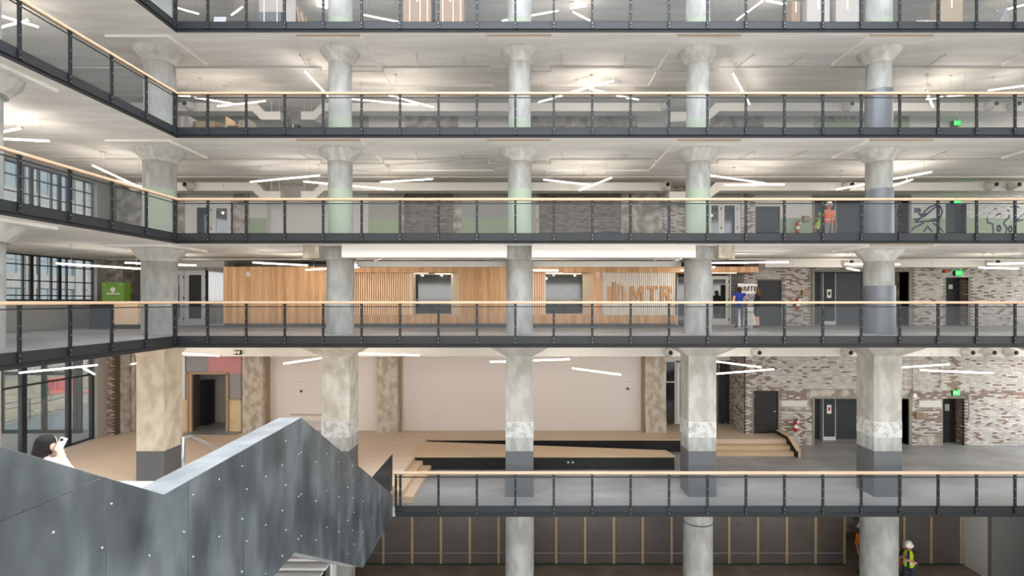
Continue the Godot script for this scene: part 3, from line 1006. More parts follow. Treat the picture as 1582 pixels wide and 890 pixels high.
# ---------------------------------------------------------------- first floor
func back_first() -> void:
	var d := 23.9
	# brick wall of the lift core
	var lx0 := 13.028
	var lx1 := 17.284
	var holes := [[10.318, 11.396, 0.0, 2.449], [lx0, lx1, 0.0, 2.099], [18.829, 19.790, 0.0, 2.099]]
	var w := wall("wall_back", holed("x", 9.92, 24.3, 0.0, 5.02, d + 0.01, 24.5, holes), M.mortar, "whitewashed brick wall with black doors and lift lobby, first floor")
	var zones := [[9.92, 24.3, 2.099, 2.478, 0.8], [11.425, 12.854, 0.467, 1.254, 0.6], [17.313, 18.799, 0.379, 1.574, 0.42], [19.120, 19.528, 2.507, 5.0, 0.6], [9.881, 11.338, 2.478, 5.0, 0.3], [9.92, 10.260, 0.5, 5.0, 0.35], [19.849, 24.3, 0.0, 2.070, 0.16]]
	# plaster patches and the concrete lintel leave the brick bare of pattern
	var flats := [[12.679, 17.371, 2.099, 2.507], [11.455, 12.912, 1.574, 2.041], [17.663, 18.799, 1.574, 2.070], [17.634, 18.683, 0.0, 0.408], [12.504, 12.970, 0.0, 0.496]]
	bricks(w, "x", 9.92, 24.3, 0.0, 4.3, d, holes + flats, zones, 0.06, 11)
	for f in flats:
		box(w, "plaster_patch", M.rough_wall, f[0], f[1], f[2], f[3], d - 0.012, d + 0.02)
	box(w, "pale_patch", M.wall_light, 17.750, 18.741, 1.720, 2.011, d - 0.02, d)
	box(w, "pale_patch", M.wall_light, 11.571, 12.679, 1.749, 2.011, d - 0.02, d)
	plain_door("door_1", "black steel door at the top of the oak steps", M.door_black, 10.318, 11.396, 0.53, 2.449, d + 0.02)
	lift_lobby(1, lx0, lx1, 2.099, "dark lift lobby recess beside the red extinguisher, first floor", M.red)
	var dr := plain_door("door_2", "black slatted door under the exit sign in the brick wall, first floor", M.door_black, 19.241, 20.078, 0.0, 2.080, 24.45, true, false)
	for k in 26:
		box(dr, "slat", M.door_black, 19.331, 19.988, 0.05 + k * 0.078, 0.05 + k * 0.078 + 0.045, 24.42, 24.45)
	box(dr, "stair_number", M.wall_grey, 19.312, 19.520, 1.45, 1.75, 24.405, 24.415)
	var rv := wall("wall_side", side_prism([Vector2(23.92, 0), Vector2(24.5, 0), Vector2(24.5, 2.15), Vector2(23.92, 2.15)], 19.790, 19.790 + 0.06), M.mortar_dark, "bare brick reveal beside the black slatted door, first floor")
	bricks(rv, "d", 23.92, 24.5, 0.0, 2.1, 19.790, [], [], 1.0, 12)
	exit_sign(19.345, 2.379, 23.8, "glowing green exit sign over the black slatted first-floor door")
	extinguisher(12.118, 0.666, 23.75, "red fire extinguisher on brick between black door and lift lobby")
	var fork := thing("wall_box", Vector3(17.792, 1.334, -23.8), "small rusty metal box fixed to the brick beside the lift lobby", "wall box")
	box(fork, "case", M.card, 17.531, 17.879, 1.218, 1.479, 23.78, 23.9)
	box(fork, "lid", M.card_light, 17.879, 18.024, 1.247, 1.450, 23.82, 23.9)
	var sm := thing("smoke_alarm", Vector3(17.473, 2.262, -23.8), "white wall alarm with a conduit rising to the ceiling", "alarm")
	box(sm, "case", M.paper, 17.386, 17.545, 2.161, 2.335, 23.75, 23.9)
	box(sm, "strobe", M.chrome, 17.429, 17.502, 2.219, 2.291, 23.73, 23.75)
	put(sm, "conduit", tube([Vector3(17.422, 2.341, -23.85), Vector3(17.422, 4.3, -23.85)], 0.014, 6), M.rough_wall)
	var cd := thing("conduit", Vector3(19.911, 1.2, -23.83), "grey conduit with junction box beside the slatted door", "conduit")
	put(cd, "pipe", tube([Vector3(19.558, 2.184, -23.83), Vector3(19.936, 2.184, -23.83), Vector3(19.936, 1.182, -23.83)], 0.02, 6), M.wall_grey)
	box(cd, "junction_box", M.wall_grey, 19.878, 20.008, 1.124, 1.269, 23.78, 23.88)
	box(cd, "junction_box", M.wall_grey, 19.878, 19.994, 2.112, 2.257, 23.78, 23.88)
	for c in [[1453, 575, 600], [1410, 552, 560]]:
		pass
	var pipe := thing("wall_pipe", Vector3(10.645, 2.5, -23.85), "thin rusty pipe running down the brick above the black door", "pipe")
	put(pipe, "pipe", tube([Vector3(10.645, 2.457, -23.85), Vector3(10.645, 4.3, -23.85)], 0.018, 6), M.pilaster_plaster)
	put(pipe, "clip", tube([Vector3(10.645, 3.2, -23.85), Vector3(10.645, 3.25, -23.85)], 0.03, 6), M.ink)
	var pip2 := thing("wall_pipe", Vector3(18.644, 3.0, -23.85), "bent grey conduit on the brick above the slatted door", "pipe")
	put(pip2, "pipe", tube([Vector3(18.687, 4.3, -23.85), Vector3(18.687, 2.922, -23.85), Vector3(18.644, 2.632, -23.85)], 0.016, 6), M.rough_wall)
	put(pip2, "clip", tube([Vector3(18.687, 3.6, -23.85), Vector3(18.687, 3.65, -23.85)], 0.026, 6), M.ink)
	# recess beside it with dark glazing
	var sw := wall("wall_side", side_prism([Vector2(23.9, 0.5), Vector2(26.0, 0.5), Vector2(26.0, 5.0), Vector2(23.9, 5.0)], 9.92, 10.2), M.mortar, "receding whitewashed brick side wall beyond the square column")
	bricks(sw, "d", 23.95, 25.9, 0.53, 4.6, 9.92, [], [], 0.25, 14)
	var gz := thing("window_1", Vector3(8.2, 0.53, -25.8), "dark glazed screen with pale door at the back of the recess", "glazed screen", "", "structure")
	for q in [6.770, 7.271, 9.935 - 0.35, 9.85]:
		box(gz, "mullion", M.duct_paint if q < 8.0 else M.frame_dark, q - 0.03, q + 0.03, 0.53, 3.6, 25.66, 25.74)
	box(gz, "transom", M.duct_paint, 6.770, 7.271, 3.55, 3.62, 25.66, 25.74)
	box(gz, "transom", M.duct_paint, 6.770, 7.271, 2.582 - 0.03, 2.582 + 0.03, 25.66, 25.74)
	box(gz, "pane", M.glass_dark, 6.832, 7.271, 0.6, 3.55, 25.7, 25.71)
	box(gz, "pane", M.glass_dark, 9.371, 9.8, 0.6, 3.55, 25.7, 25.71)
	for k in 3:
		box(gz, "blind_rod", M.wall_grey, 9.470 + k * 0.16, 9.470 + 0.04 + k * 0.16, 1.7, 3.5, 25.78, 25.8)
	glazed_leaf(gz, M.duct_paint, M.glass_dark, 7.334, 8.305, 0.55, 3.5, 25.68, 0.16, 0.3)
	box(gz, "header", M.drywall, 6.770, 9.92, 3.62, 5.0, 25.66, 25.9)
	# beige drywall and the old pilasters
	var dw := wall("wall_back", holed("x", -12.011, 6.513, 0.53, 5.02, 24.5, 24.7, []), M.drywall, "smooth beige drywall behind the oak stage, first floor")
	box(dw, "skirting", M.drywall, -12.011, 6.513, 0.53, 0.65, 24.48, 24.5)
	box(dw, "cased_ledge", M.drywall, -10.757, -9.068, 1.047, 1.284, 24.1, 24.5)
	for q in [[391, 12], [599, 0], [1013, 0]]:
		var px: float = q[0]
		var x := (px - 811.0) / 820.0 * 24.05
		var half := 0.47
		var label: String = {391: "rough plastered pilaster beside the plastic-sheeted doorway", 599: "rough tan pilaster against the beige drywall behind the oak floor", 1013: "rough grey pilaster at the end of the drywall by the recess"}[int(px)]
		var p := thing("pilaster", Vector3(x, 0.53, -24.3), label, "pilaster", "first-floor pilasters", "structure")
		var y := 0.53
		for b in [0.55, 0.75, 1.0, 1.9]:
			var o := rng.randf_range(-0.012, 0.012)
			box(p, "block", M.pilaster_plaster, x - half + o, x + half + o, y, minf(5.0, y + b - 0.004), 24.0 + absf(o), 24.7)
			y += b
		var face: float = 1.0 if px < 800 else -1.0
		box(p, "corner_bead", M.lumber, x + face * half, x + face * (half + 0.09), 0.53, 4.9, 24.3, 24.5)
	# outlets on the drywall
	for o in [[465, 590, 5, 6], [465, 604.5, 4, 3.5], [423, 627, 3, 4], [574.5, 627, 2.5, 4], [970, 590, 4, 6], [970, 601, 4, 3.5], [965.5, 652, 2, 4]]:
		var cx: float = (o[0] - 811.0) / 820.0 * 24.47
		var cy: float = 6.5 - (o[1] - 465.0) / 820.0 * 24.47
		var hw: float = o[2] / 820.0 * 24.47 / 2
		var hh: float = o[3] / 820.0 * 24.47 / 2
		var dark: bool = o[1] > 600 and o[1] < 606
		var t := thing("wall_plate", Vector3(cx, cy, -24.48), "small dark wall plate under a pale one on the beige drywall" if dark else "small pale wall plate on the beige drywall", "wall plate", "dark plates on the beige drywall" if dark else "pale plates on the beige drywall")
		box(t, "plate", M.ink if dark else M.paper, cx - hw, cx + hw, cy - hh, cy + hh, 24.485, 24.5)
		box(t, "insert", M.card if dark else M.wall_grey, cx - hw * 0.5, cx + hw * 0.5, cy - hh * 0.5, cy + hh * 0.5, 24.48, 24.485)
	# oak stage: front bench, triangular sunken gap, back platform face
	var st := thing("stage_bench", Vector3(0, 0, -20.5), "long oak-topped bench with a black face in front of the stage", "bench")
	var bench := [Vector2(-4.25, 20.46), Vector2(5.76, 20.46), Vector2(5.62, 21.2), Vector2(-4.25, 22.5)]
	put(st, "black_face", prism(bench, Vector3(0, 0.0, 0), Vector3.RIGHT, Vector3.FORWARD, Vector3(0, 0.47, 0)), M.riser_black)
	put(st, "oak_top", prism([Vector2(-4.5, 20.43), Vector2(5.78, 20.43), Vector2(5.64, 21.22), Vector2(-4.25, 22.53), Vector2(-4.5, 22.53)], Vector3(0, 0.47, 0), Vector3.RIGHT, Vector3.FORWARD, Vector3(0, 0.065, 0)), M.tread_wood)
	for q in [878, 885]:
		box(st, "floor_outlet", M.chrome, (q - 811.0) / 820.0 * 20.46 - 0.04, (q - 811.0) / 820.0 * 20.46 + 0.04, 0.24, 0.32, 20.452, 20.46)
	var face2 := thing("stage", Vector3(1.0, 0.0, -22.88), "black-faced oak stage edge behind the long bench", "stage")
	box(face2, "riser", M.riser_black, -4.2, 6.758, 0.0, 0.49, 22.86, 22.9)
	box(face2, "nosing", M.tread_wood, -4.2, 6.758, 0.49, 0.535, 22.855, 22.95)
	# steps down from the oak floor towards the middle and at the lift end
	var s1 := thing("oak_steps", Vector3(-3.9, 0, -18.8), "three oak steps descending from the raised floor beside the railing", "steps")
	for k in 2:
		var y := 0.177 * (2 - k)
		box(s1, "step", M.tread_wood, -4.25, -4.25 + 0.32 * (k + 1), 0.0 if k == 1 else 0.177, y, 17.1, 20.43)
	box(s1, "nosing", M.tread_wood, -4.27, -4.23, 0.35, 0.535, 17.1, 20.43)
	var s2 := thing("oak_steps", Vector3(9, 0, -22.4), "wide oak steps leading up to the black door", "steps")
	box(s2, "step", M.tread_wood, 6.835, 11.255, 0.0, 0.177, 22.2, 22.9)
	box(s2, "step", M.tread_wood, 6.835, 11.255, 0.177, 0.355, 22.52, 22.9)
	var curb := thing("step_kerb", Vector3(11.360, 0, -22.8), "oak-capped black kerb slanting down beside the wide oak steps", "kerb")
	var ck := PackedVector2Array([Vector2(22.0, 0.0), Vector2(22.0, 0.30), Vector2(22.72, 0.68), Vector2(23.8, 0.70), Vector2(23.8, 0.0)])
	put(curb, "black_core", side_prism(Array(ck), 11.282, 11.337), M.riser_black)
	var capx := 11.337
	put(curb, "oak_side", side_prism(Array(ck), capx, capx + 0.09), M.tread_wood)
	put(curb, "oak_cap", side_prism([Vector2(21.98, 0.27), Vector2(21.98, 0.32), Vector2(22.72, 0.71), Vector2(23.8, 0.73), Vector2(23.8, 0.69), Vector2(22.72, 0.67)], capx - 0.09, capx + 0.1), M.tread_wood)
	# temporary doorway in plastic and plywood beside the pilaster
	var tp := thing("plastic_partition", Vector3(-14.254, 0.53, -24.3), "temporary plywood and plastic-sheet partition with an open doorway", "partition")
	box(tp, "red_sheet", M.sheet_red, -14.610, -12.980, 3.181, 5.0, 24.30, 24.31)
	box(tp, "grey_sheet", M.sheet_grey, -15.499, -14.491, 3.181, 5.0, 24.29, 24.298)
	box(tp, "grey_sheet", M.sheet_grey, -13.572, -13.009, 1.996, 3.181, 24.29, 24.298)
	box(tp, "plywood_panel", M.ply, -13.661, -12.980, 0.53, 1.996, 24.28, 24.31)
	box(tp, "plywood_panel", M.ply, -15.676, -15.439, 0.53, 1.996, 24.28, 24.31)
	for q in [290.5, 351.5]:
		var x: float = (q - 811.0) / 820.0 * 24.25
		box(tp, "stud", M.lumber, x - 0.05, x + 0.05, 0.53, 3.211, 24.2, 24.28)
	box(tp, "stud", M.lumber, -15.289, -15.171, 0.53, 3.181, 24.15, 24.25)
	box(tp, "header", M.lumber, -15.496, -13.545, 3.151, 3.240, 24.2, 24.28)
	box(tp, "rail", M.lumber, -13.545, -12.953, 1.966, 2.025, 24.2, 24.28)
	# open door leaf standing inwards
	put(tp, "door_leaf", prism([Vector2(-15.232, 24.3), Vector2(-15.520, 25.3), Vector2(-15.520 + 0.05, 25.3), Vector2(-15.232 + 0.05, 24.3)], Vector3(0, 0.55, 0), Vector3.RIGHT, Vector3.FORWARD, Vector3(0, 2.55, 0)), M.sheet_plastic)
	var cor := thing("floor_mat", Vector3(-14.078, 0.535, -24.0), "grey dusty floor covering in front of the temporary doorway", "floor covering")
	box(cor, "sheet", M.floor_concrete, -15.302, -12.795, 0.53, 0.536, 23.6, 26.1)
	box(cor, "edge_tape", M.wall_grey, -15.302, -12.795, 0.536, 0.538, 23.6, 23.66)
	var cab := thing("dark_cabinet", Vector3(-15.424, 0.53, -25.7), "tall dark cabinet seen through the temporary doorway", "cabinet")
	box(cab, "body", M.door_dark, -15.673, -15.238, 0.536, 2.613, 25.4, 26.0)
	box(cab, "top_edge", M.ink, -15.689, -15.222, 2.613, 2.644, 25.38, 26.0)
	# masonry piers by the entrance
	var pr := wall("wall_side", box_mesh(Vector3(0.001, 0.001, 0.001)), M.mortar, "crumbling brick and plaster pier beside the glass entrance")
	pr.position = Vector3(-18.829, 1.0, -24.0)
	box(pr, "brick_core", M.mortar_dark, -18.966, -18.218, 0.53, 5.0, 23.62, 24.6)
	bricks(pr, "x", -18.966, -18.218, 0.53, 4.9, 23.6, [], [], 0.45, 15, [[Color(0.42, 0.35, 0.27), Color(0.36, 0.29, 0.22), Color(0.48, 0.41, 0.33), Color(0.28, 0.22, 0.17)]])
	put(pr, "plaster_pier", lathe([[0.33, 0.53], [0.33, 5.0]], 16, Vector3(-18.293, 0, -24.2), 0.05), M.rough_wall)
	box(pr, "plaster_return", M.pilaster_plaster, -18.268, -17.825, 0.53, 5.0, 24.25, 24.6)
	tag(box(self, "wall_back", M.white_paint, STREET, -15.750, 0.53, 5.02, 24.6, 24.8), "white wall behind the masonry piers near the entrance", "wall", "", "structure")

# ---------------------------------------------------------------- second floor
func boards(t: Node3D, x0: float, x1: float, y0: float, y1: float, d: float, thick: float, seed_: int) -> void:
	var r := RandomNumberGenerator.new()
	r.seed = seed_
	var x := x0
	var last := -1
	while x < x1 - 0.01:
		var w: float = [0.145, 0.19, 0.145, 0.235][r.randi() % 4]
		if x + w > x1 - 0.06:
			w = x1 - x
		var k := r.randi() % 5
		if k == last:
			k = (k + 1) % 5
		last = k
		box(t, "board", M["board_%d" % k], x + 0.0015, x + w - 0.0015, y0, y1, d + r.randf_range(0, 0.003), d + thick)
		x += w

func slats(t: Node3D, m: Material, x0: float, x1: float, y0: float, y1: float, d: float, pitch: float, w: float) -> void:
	box(t, "slat_backing", M.board_1, x0, x1, y0, y1, d + 0.07, d + 0.09)
	var n := int(round((x1 - x0) / pitch))
	for k in n:
		var x := x0 + (x1 - x0) * (k + 0.5) / n
		box(t, "slat", m, x - w / 2, x + w / 2, y0, y1, d, d + 0.07)

func back_second() -> void:
	var f := 5.39
	var d := 22.2
	var top := 7.935
	var lint := 7.691
	var sill := 5.904
	var base := 5.552
	var xa := -12.616
	var xe := 6.389
	var xt := 9.773
	var t := thing("timber_pavilion", Vector3((xa + xe) / 2, f, -d), "oak-boarded gym front with slatted recesses on the second floor", "shop front")
	# boarded front in pieces round the three recesses
	boards(t, xa, -7.337, base, top, d, 0.05, 101)
	boards(t, -2.761, -0.731, base, top, d, 0.05, 102)
	boards(t, 2.843, 3.222, base, top, d, 0.05, 103)
	boards(t, -7.337, -2.761, lint, top, d, 0.05, 104)
	boards(t, -0.731, 2.843, lint, top, d, 0.05, 105)
	boards(t, 3.222, xt, lint, top, d, 0.05, 106)
	boards(t, -7.337, -2.761, base, sill, d, 0.05, 107)
	boards(t, -0.731, 2.843, base, sill, d, 0.05, 108)
	boards(t, 3.222, xe, base, sill, d, 0.05, 109)
	box(t, "kick_board", M.paint_grey, xa + 0.08, xe - 0.05, f, base, d + 0.06, d + 0.1)
	box(t, "roof_deck", M.wall_grey, xa, xt, top - 0.03, top, d + 0.05, 24.5)
	box(t, "side_wall", M.board_1, xa, xa + 0.05, base, top, d + 0.05, 24.5)
	box(t, "lintel_soffit", M.board_1, -7.337, xt, lint, lint + 0.03, d + 0.05, 23.9)
	box(t, "ledge", M.board_2, -7.337, xe, sill - 0.03, sill, d + 0.05, 23.3)
	box(t, "end_post", M.board_3, xt - 0.05, xt, lint, top, d + 0.05, 23.9)
	# first recess: slats, rounded end, window
	slats(t, M.slat_wood, -7.436, -4.912, sill, lint, 22.5, 0.094, 0.05)
	var curve := []
	for k in 7:
		var a := PI / 2 * k / 6.0
		curve.append(Vector2(-4.912 + 0.16 * sin(a), 22.5 + 0.16 * (1 - cos(a))))
	curve.append(Vector2(-4.912 + 0.16, 23.15))
	curve.append(Vector2(-4.912, 23.15))
	put(t, "rounded_end", prism(curve, Vector3(0, sill, 0), Vector3.RIGHT, Vector3.FORWARD, Vector3(0, lint - sill, 0)), M.beige)
	slats(t, M.slat_wood, -0.741, 0.796, sill, lint, 22.5, 0.094, 0.05)
	box(t, "recess_end", M.beige, 0.796, 0.878, sill, lint, 22.5, 23.15)
	for q in [[-4.874, -3.211, -2.781], [0.901, 2.507, 2.836]]:
		var wn := put(t, "window_frame", holed("x", q[0] - 0.05, q[1] + 0.03, sill, lint, 23.1, 23.16, [[q[0], q[1], sill + 0.04, lint - 0.05]]), M.beige)
		box(wn, "pane", M.glass_dark, q[0], q[1], sill + 0.04, lint - 0.05, 23.12, 23.128)
		box(wn, "glazing_bar", M.wall_grey, q[0], q[1], 6.556, 6.585, 23.115, 23.135)
		put(t, "splayed_jamb", prism([Vector2(q[1], 23.12), Vector2(q[2], 22.24), Vector2(q[2] + 0.03, 22.24), Vector2(q[1] + 0.03, 23.2)], Vector3(0, sill, 0), Vector3.RIGHT, Vector3.FORWARD, Vector3(0, lint - sill, 0)), M.beige)
	# gym interior behind the panes: mats, clock, weights
	box(t, "room_wall", M.paint_grey, xa + 0.1, xe, sill, top - 0.05, 24.4, 24.5)
	# soffit light strips
	var strips := [[620.0, 662.0, 22.75], [672.0, 697.0, 23.0], [828.0, 870.0, 22.6], [858.0, 898.0, 22.9], [1097.0, 1138.0, 22.6]]
	for s in strips:
		var x0: float = (s[0] - 811.0) / 820.0 * s[2]
		var x1: float = (s[1] - 811.0) / 820.0 * s[2]
		box(t, "light_strip", M.led, x0, x1, lint - 0.012, lint, s[2] - 0.02, s[2] + 0.02)
		area_light(t, Vector3((x0 + x1) / 2, lint - 0.02, -s[2]), x1 - x0, 0.04, 0.25)
	# sign recess: pale slats with timber letters
	slats(t, M.slat_pale, 3.236, 6.255, sill, lint, 22.3, 0.085, 0.05)
	box(t, "recess_end", M.beige, 6.255, 6.309, sill, lint, 22.26, 22.6)
	var sg := thing("wall_sign", Vector3(4.711, 6.446, -22.28), "timber MTR lettering with bar logo on the pale slats", "sign")
	var lt := 7.124
	var lb := 6.419
	var dz := 22.22
	for q in [[938.3, 943.5, 443.0], [946.2, 950.6, 436.0], [954.0, 958.5, 439.0]]:
		box(sg, "logo_bar", M.board_3, (q[0] - 811.0) / 820.0 * dz, (q[1] - 811.0) / 820.0 * dz, lb, 6.5 - (q[2] - 465.0) / 820.0 * dz, dz, dz + 0.06)
	put(sg, "logo_bar", front_prism([Vector2(4.065, lt), Vector2(4.146, lt), Vector2(4.254, lb), Vector2(4.132, lb)], dz, dz + 0.06), M.board_0)
	var m0 := 4.382
	var m1 := 4.986
	var s := 0.135
	var mx := (m0 + m1) / 2
	put(sg, "letter_m", front_prism([Vector2(m0, lb), Vector2(m0 + s, lb), Vector2(m0 + s, lt - 0.26), Vector2(mx, lb + 0.1), Vector2(m1 - s, lt - 0.26), Vector2(m1 - s, lb), Vector2(m1, lb), Vector2(m1, lt), Vector2(m1 - s, lt), Vector2(mx, lt - 0.32), Vector2(m0 + s, lt), Vector2(m0, lt)], dz, dz + 0.06), M.board_3)
	var t0 := 5.121
	var t1 := 5.569
	var tx := (t0 + t1) / 2
	put(sg, "letter_t", front_prism([Vector2(tx - s / 2, lb), Vector2(tx + s / 2, lb), Vector2(tx + s / 2, lt - 0.13), Vector2(t1, lt - 0.13), Vector2(t1, lt), Vector2(t0, lt), Vector2(t0, lt - 0.13), Vector2(tx - s / 2, lt - 0.13)], dz, dz + 0.06), M.board_3)
	var r0 := 5.690
	var r1 := 6.151
	var hy := lt - 0.40
	put(sg, "letter_r", front_prism([Vector2(r0, lb), Vector2(r0 + s, lb), Vector2(r0 + s, hy), Vector2(r0 + 0.22, hy), Vector2(r1 - s - 0.01, lb), Vector2(r1 + 0.02, lb), Vector2(r1 - 0.12, hy + 0.03), Vector2(r1 - 0.02, hy + 0.12), Vector2(r1, hy + 0.2), Vector2(r1 - 0.02, lt - 0.08), Vector2(r1 - 0.1, lt), Vector2(r0, lt), Vector2(r0, lt - 0.125), Vector2(r1 - 0.16, lt - 0.125), Vector2(r1 - 0.125, hy + 0.2), Vector2(r1 - 0.16, hy + 0.125), Vector2(r0 + s, hy + 0.125), Vector2(r0 + s, lt - 0.124), Vector2(r0, lt - 0.124)], dz, dz + 0.06), M.board_3)
	for q in [[384, 423.5], [923.5, 424.5]]:
		var px: float = q[0]
		var cx := (px - 811.0) / 820.0 * 22.18
		var cy: float = 6.5 - (q[1] - 465.0) / 820.0 * 22.18
		var al := thing("wall_speaker", Vector3(cx, cy, -22.18), "small white alarm box on the oak boards beside the MTR sign" if px > 800 else "small white alarm box high on the plain oak boards", "alarm")
		box(al, "case", M.paper, cx - 0.065, cx + 0.065, cy - 0.1, cy + 0.1, 22.14, 22.2)
		box(al, "lens", M.red, cx - 0.03, cx + 0.03, cy - 0.06, cy - 0.02, 22.13, 22.14)
		box(al, "grille", M.wall_grey, cx - 0.035, cx + 0.035, cy + 0.02, cy + 0.07, 22.135, 22.14)
	var ck := thing("wall_clock", Vector3(1.985, 7.033, -24.38), "round dark-rimmed clock seen through the gym window", "clock")
	put(ck, "rim", tube_ring(Vector3(1.985, 7.033, -24.37), 0.11, 0.014), M.ink)
	put(ck, "dial", front_prism(circle(1.985, 7.033, 0.11, 20), 24.38, 24.395), M.wall_light)
	for k in 4:
		var wx := 1.190 + k * 0.36
		var wt := thing("weight_plate", Vector3(wx, 6.007, -23.8), "black round weight on the rack behind the gym window", "weight plate", "weights behind the gym window")
		put(wt, "disc", front_prism(circle(wx, 6.007, 0.13, 18), 23.78, 23.83), M.ink)
		put(wt, "hub", front_prism(circle(wx, 6.007, 0.04, 10), 23.76, 23.78), M.chrome)
	# glass doors left of the pavilion
	var dd := thing("door_3", Vector3(-14.956, f, -24.0), "white double door with tall glass panes beside the oak boards", "door", "", "structure")
	glazed_leaf(dd, M.door_white, M.glass_dark, -15.401, -14.435, f + 0.01, 7.876, 24.0, 0.2, 0.3)
	glazed_leaf(dd, M.door_white, M.glass_dark, -16.361, -15.424, f + 0.01, 7.876, 24.0, 0.2, 0.3)
	box(dd, "frame_head", M.wall_grey, -16.420, -13.610, 7.876, 8.022, 23.97, 24.1)
	box(dd, "frame_post", M.ink, -14.429, -14.371, f, 8.022, 23.97, 24.1)
	box(dd, "side_light", M.glass, -14.371, -13.610, f + 0.06, 7.876, 24.03, 24.04)
	box(dd, "sill_rail", M.door_white, -14.429, -13.610, f, f + 0.06, 23.98, 24.08)
	for k in 3:
		box(dd, "side_bar", M.door_white, -14.254 + k * 0.17, -14.254 + 0.03 + k * 0.17, f + 0.06, 7.876, 24.05, 24.1)
	tag(box(self, "wall_back", M.wall_light, -16.420, -13.580, 8.022, 8.317, 23.98, 24.3), "pale bulkhead above the white double door", "wall", "", "structure")
	tag(box(self, "wall_back", M.white_paint, STREET, -14.300, f, 8.317, 26.0, 26.15), "white rear wall behind the glazed doors on the second floor", "wall", "", "structure")
	tag(box(self, "wall_side", M.rough_wall, STREET, -17.884, f, 8.317, 23.6, 24.3), "rough concrete pier behind the green box, second floor", "wall", "", "structure")
	# glazed doors right of the pavilion
	var gd := thing("door_4", Vector3(8.751, f, -24.0), "pale framed glass doors between the gym sign and the brick wall", "door", "", "structure")
	for q in [[1047, 1068], [1070, 1094]]:
		box(gd, "side_light", M.glass_dark, (q[0] - 811.0) / 820.0 * 24, (q[1] - 811.0) / 820.0 * 24, f + 0.05, 7.700, 24.02, 24.03)
	glazed_leaf(gd, M.duct_paint, M.glass_dark, 8.341, 9.234, f + 0.01, 7.641, 24.0, 0.16, 0.3)
	box(gd, "side_light", M.glass, 9.307, 9.834, f + 0.05, 7.700, 24.02, 24.03)
	for q in [1046, 1069, 1095, 1128, 1148]:
		box(gd, "mullion", M.duct_paint, (q - 811.0) / 820.0 * 24 - 0.03, (q - 811.0) / 820.0 * 24 + 0.03, f, 7.759, 23.97, 24.06)
	box(gd, "head_rail", M.duct_paint, 6.878, 9.863, 7.700, 7.759, 23.97, 24.06)
	box(gd, "sill_rail", M.duct_paint, 9.278, 9.863, f, f + 0.05, 23.97, 24.06)
	var bb := wall("wall_back", holed("x", xe, 10.604, f, 8.317, 25.4, 25.6, []), M.mortar_dark, "bare red brick wall glimpsed through the glass doors")
	bricks(bb, "x", 9.510, 10.563, f, 8.2, 25.38, [], [], 0.8, 21)
	# brick wall of the lift core
	var lx0 := 13.028
	var lx1 := 17.284
	var holes := [[10.464, 11.542, f, 7.433], [lx0, lx1, f, 7.812], [18.974, 19.965, f, 7.549]]
	var w := wall("wall_back", holed("x", 9.851, 24.3, f, 8.317, 23.91, 24.5, holes), M.mortar, "whitewashed brick wall with dark doors and lift lobby, second floor")
	bricks(w, "x", 9.851, 24.3, f, 8.0, 23.9, holes + [[lx0 - 0.12, lx0, f, 8.3], [lx1, lx1 + 0.12, f, 8.3]], [[11.571, 12.358, f, 8.0, 0.35], [18.770, 19.207, f, 7.6, 0.3]], 0.12, 22)
	plain_door("door_5", "dark blue-grey steel door behind the standing banner", M.door_dark, 10.464, 11.542, f, 7.433, 23.92, true, false)
	lift_lobby(2, lx0, lx1, 7.812, "dark lift lobby recess behind the jacketed column, second floor", M.ink)
	var ed := plain_door("door_6", "dark door with white pictogram in brick opening, second floor", M.door_dark, 19.312, 20.085, f, 7.562, 24.4, true, false)
	box(ed, "pictogram", M.wall_light, 19.474, 19.653, 7.05, 7.25, 24.385, 24.4)
	var rv := wall("wall_side", side_prism([Vector2(23.92, f), Vector2(24.5, f), Vector2(24.5, 7.55), Vector2(23.92, 7.55)], 19.965, 19.965 + 0.06), M.mortar_dark, "bare brick reveal beside the second-floor pictogram door")
	bricks(rv, "d", 23.92, 24.5, f, 7.5, 19.965, [], [], 0.9, 23)
	exit_sign(19.420, 7.745, 23.75, "glowing green exit sign over the second-floor pictogram door")
	extinguisher(12.190, 6.123, 23.75, "red fire extinguisher on brick below a tan box, second floor")
	wall_box(12.539, 6.877, "tan wall box on the brick above the second-floor extinguisher")
	var al := thing("alarm_horn", Vector3(18.866, 7.835, -23.8), "small red alarm horn beside the second-floor exit sign", "alarm")
	put(al, "horn", front_prism(circle(18.866, 7.835, 0.08, 14), 23.76, 23.9), M.red)
	box(al, "strobe", M.paper, 18.576, 18.634, 7.821, 7.893, 23.8, 23.9)
	# standing banner
	var bx0 := 9.228
	var bx1 := 10.070
	var bt := 7.229
	var bn := thing("banner_stand", Vector3((bx0 + bx1) / 2, f, -23.0), "white roll-up banner reading MTR before the dark door", "banner")
	box(bn, "sheet", M.paper, bx0, bx1, f + 0.06, bt, 23.0, 23.006)
	box(bn, "base_case", M.chrome, bx0 - 0.02, bx1 + 0.02, f, f + 0.07, 22.93, 23.07)
	box(bn, "top_bar", M.chrome, bx0, bx1, bt, bt + 0.02, 22.99, 23.015)
	box(bn, "support_pole", M.chrome, (bx0 + bx1) / 2 - 0.01, (bx0 + bx1) / 2 + 0.01, f, bt, 23.02, 23.04)
	box(bn, "printed_photo", M.banner_photo, bx0, bx1, 6.248, 6.809, 22.997, 23.0)
	for q in [[1147.0, 1148.6, 442.8, "tile_green"], [1149.2, 1150.4, 444.5, "orange"], [1144.5, 1146.2, 445.0, "card"]]:
		box(bn, "logo_bar", M[q[3]], (q[0] - 811.0) / 820.0 * 23, (q[1] - 811.0) / 820.0 * 23, 6.932, 6.5 - (q[2] - 465.0) / 820.0 * 23, 22.995, 23.0)
	lettering(bn, "MTR", Vector3(9.775, 7.025, -22.995), 0.0072, M.ink)
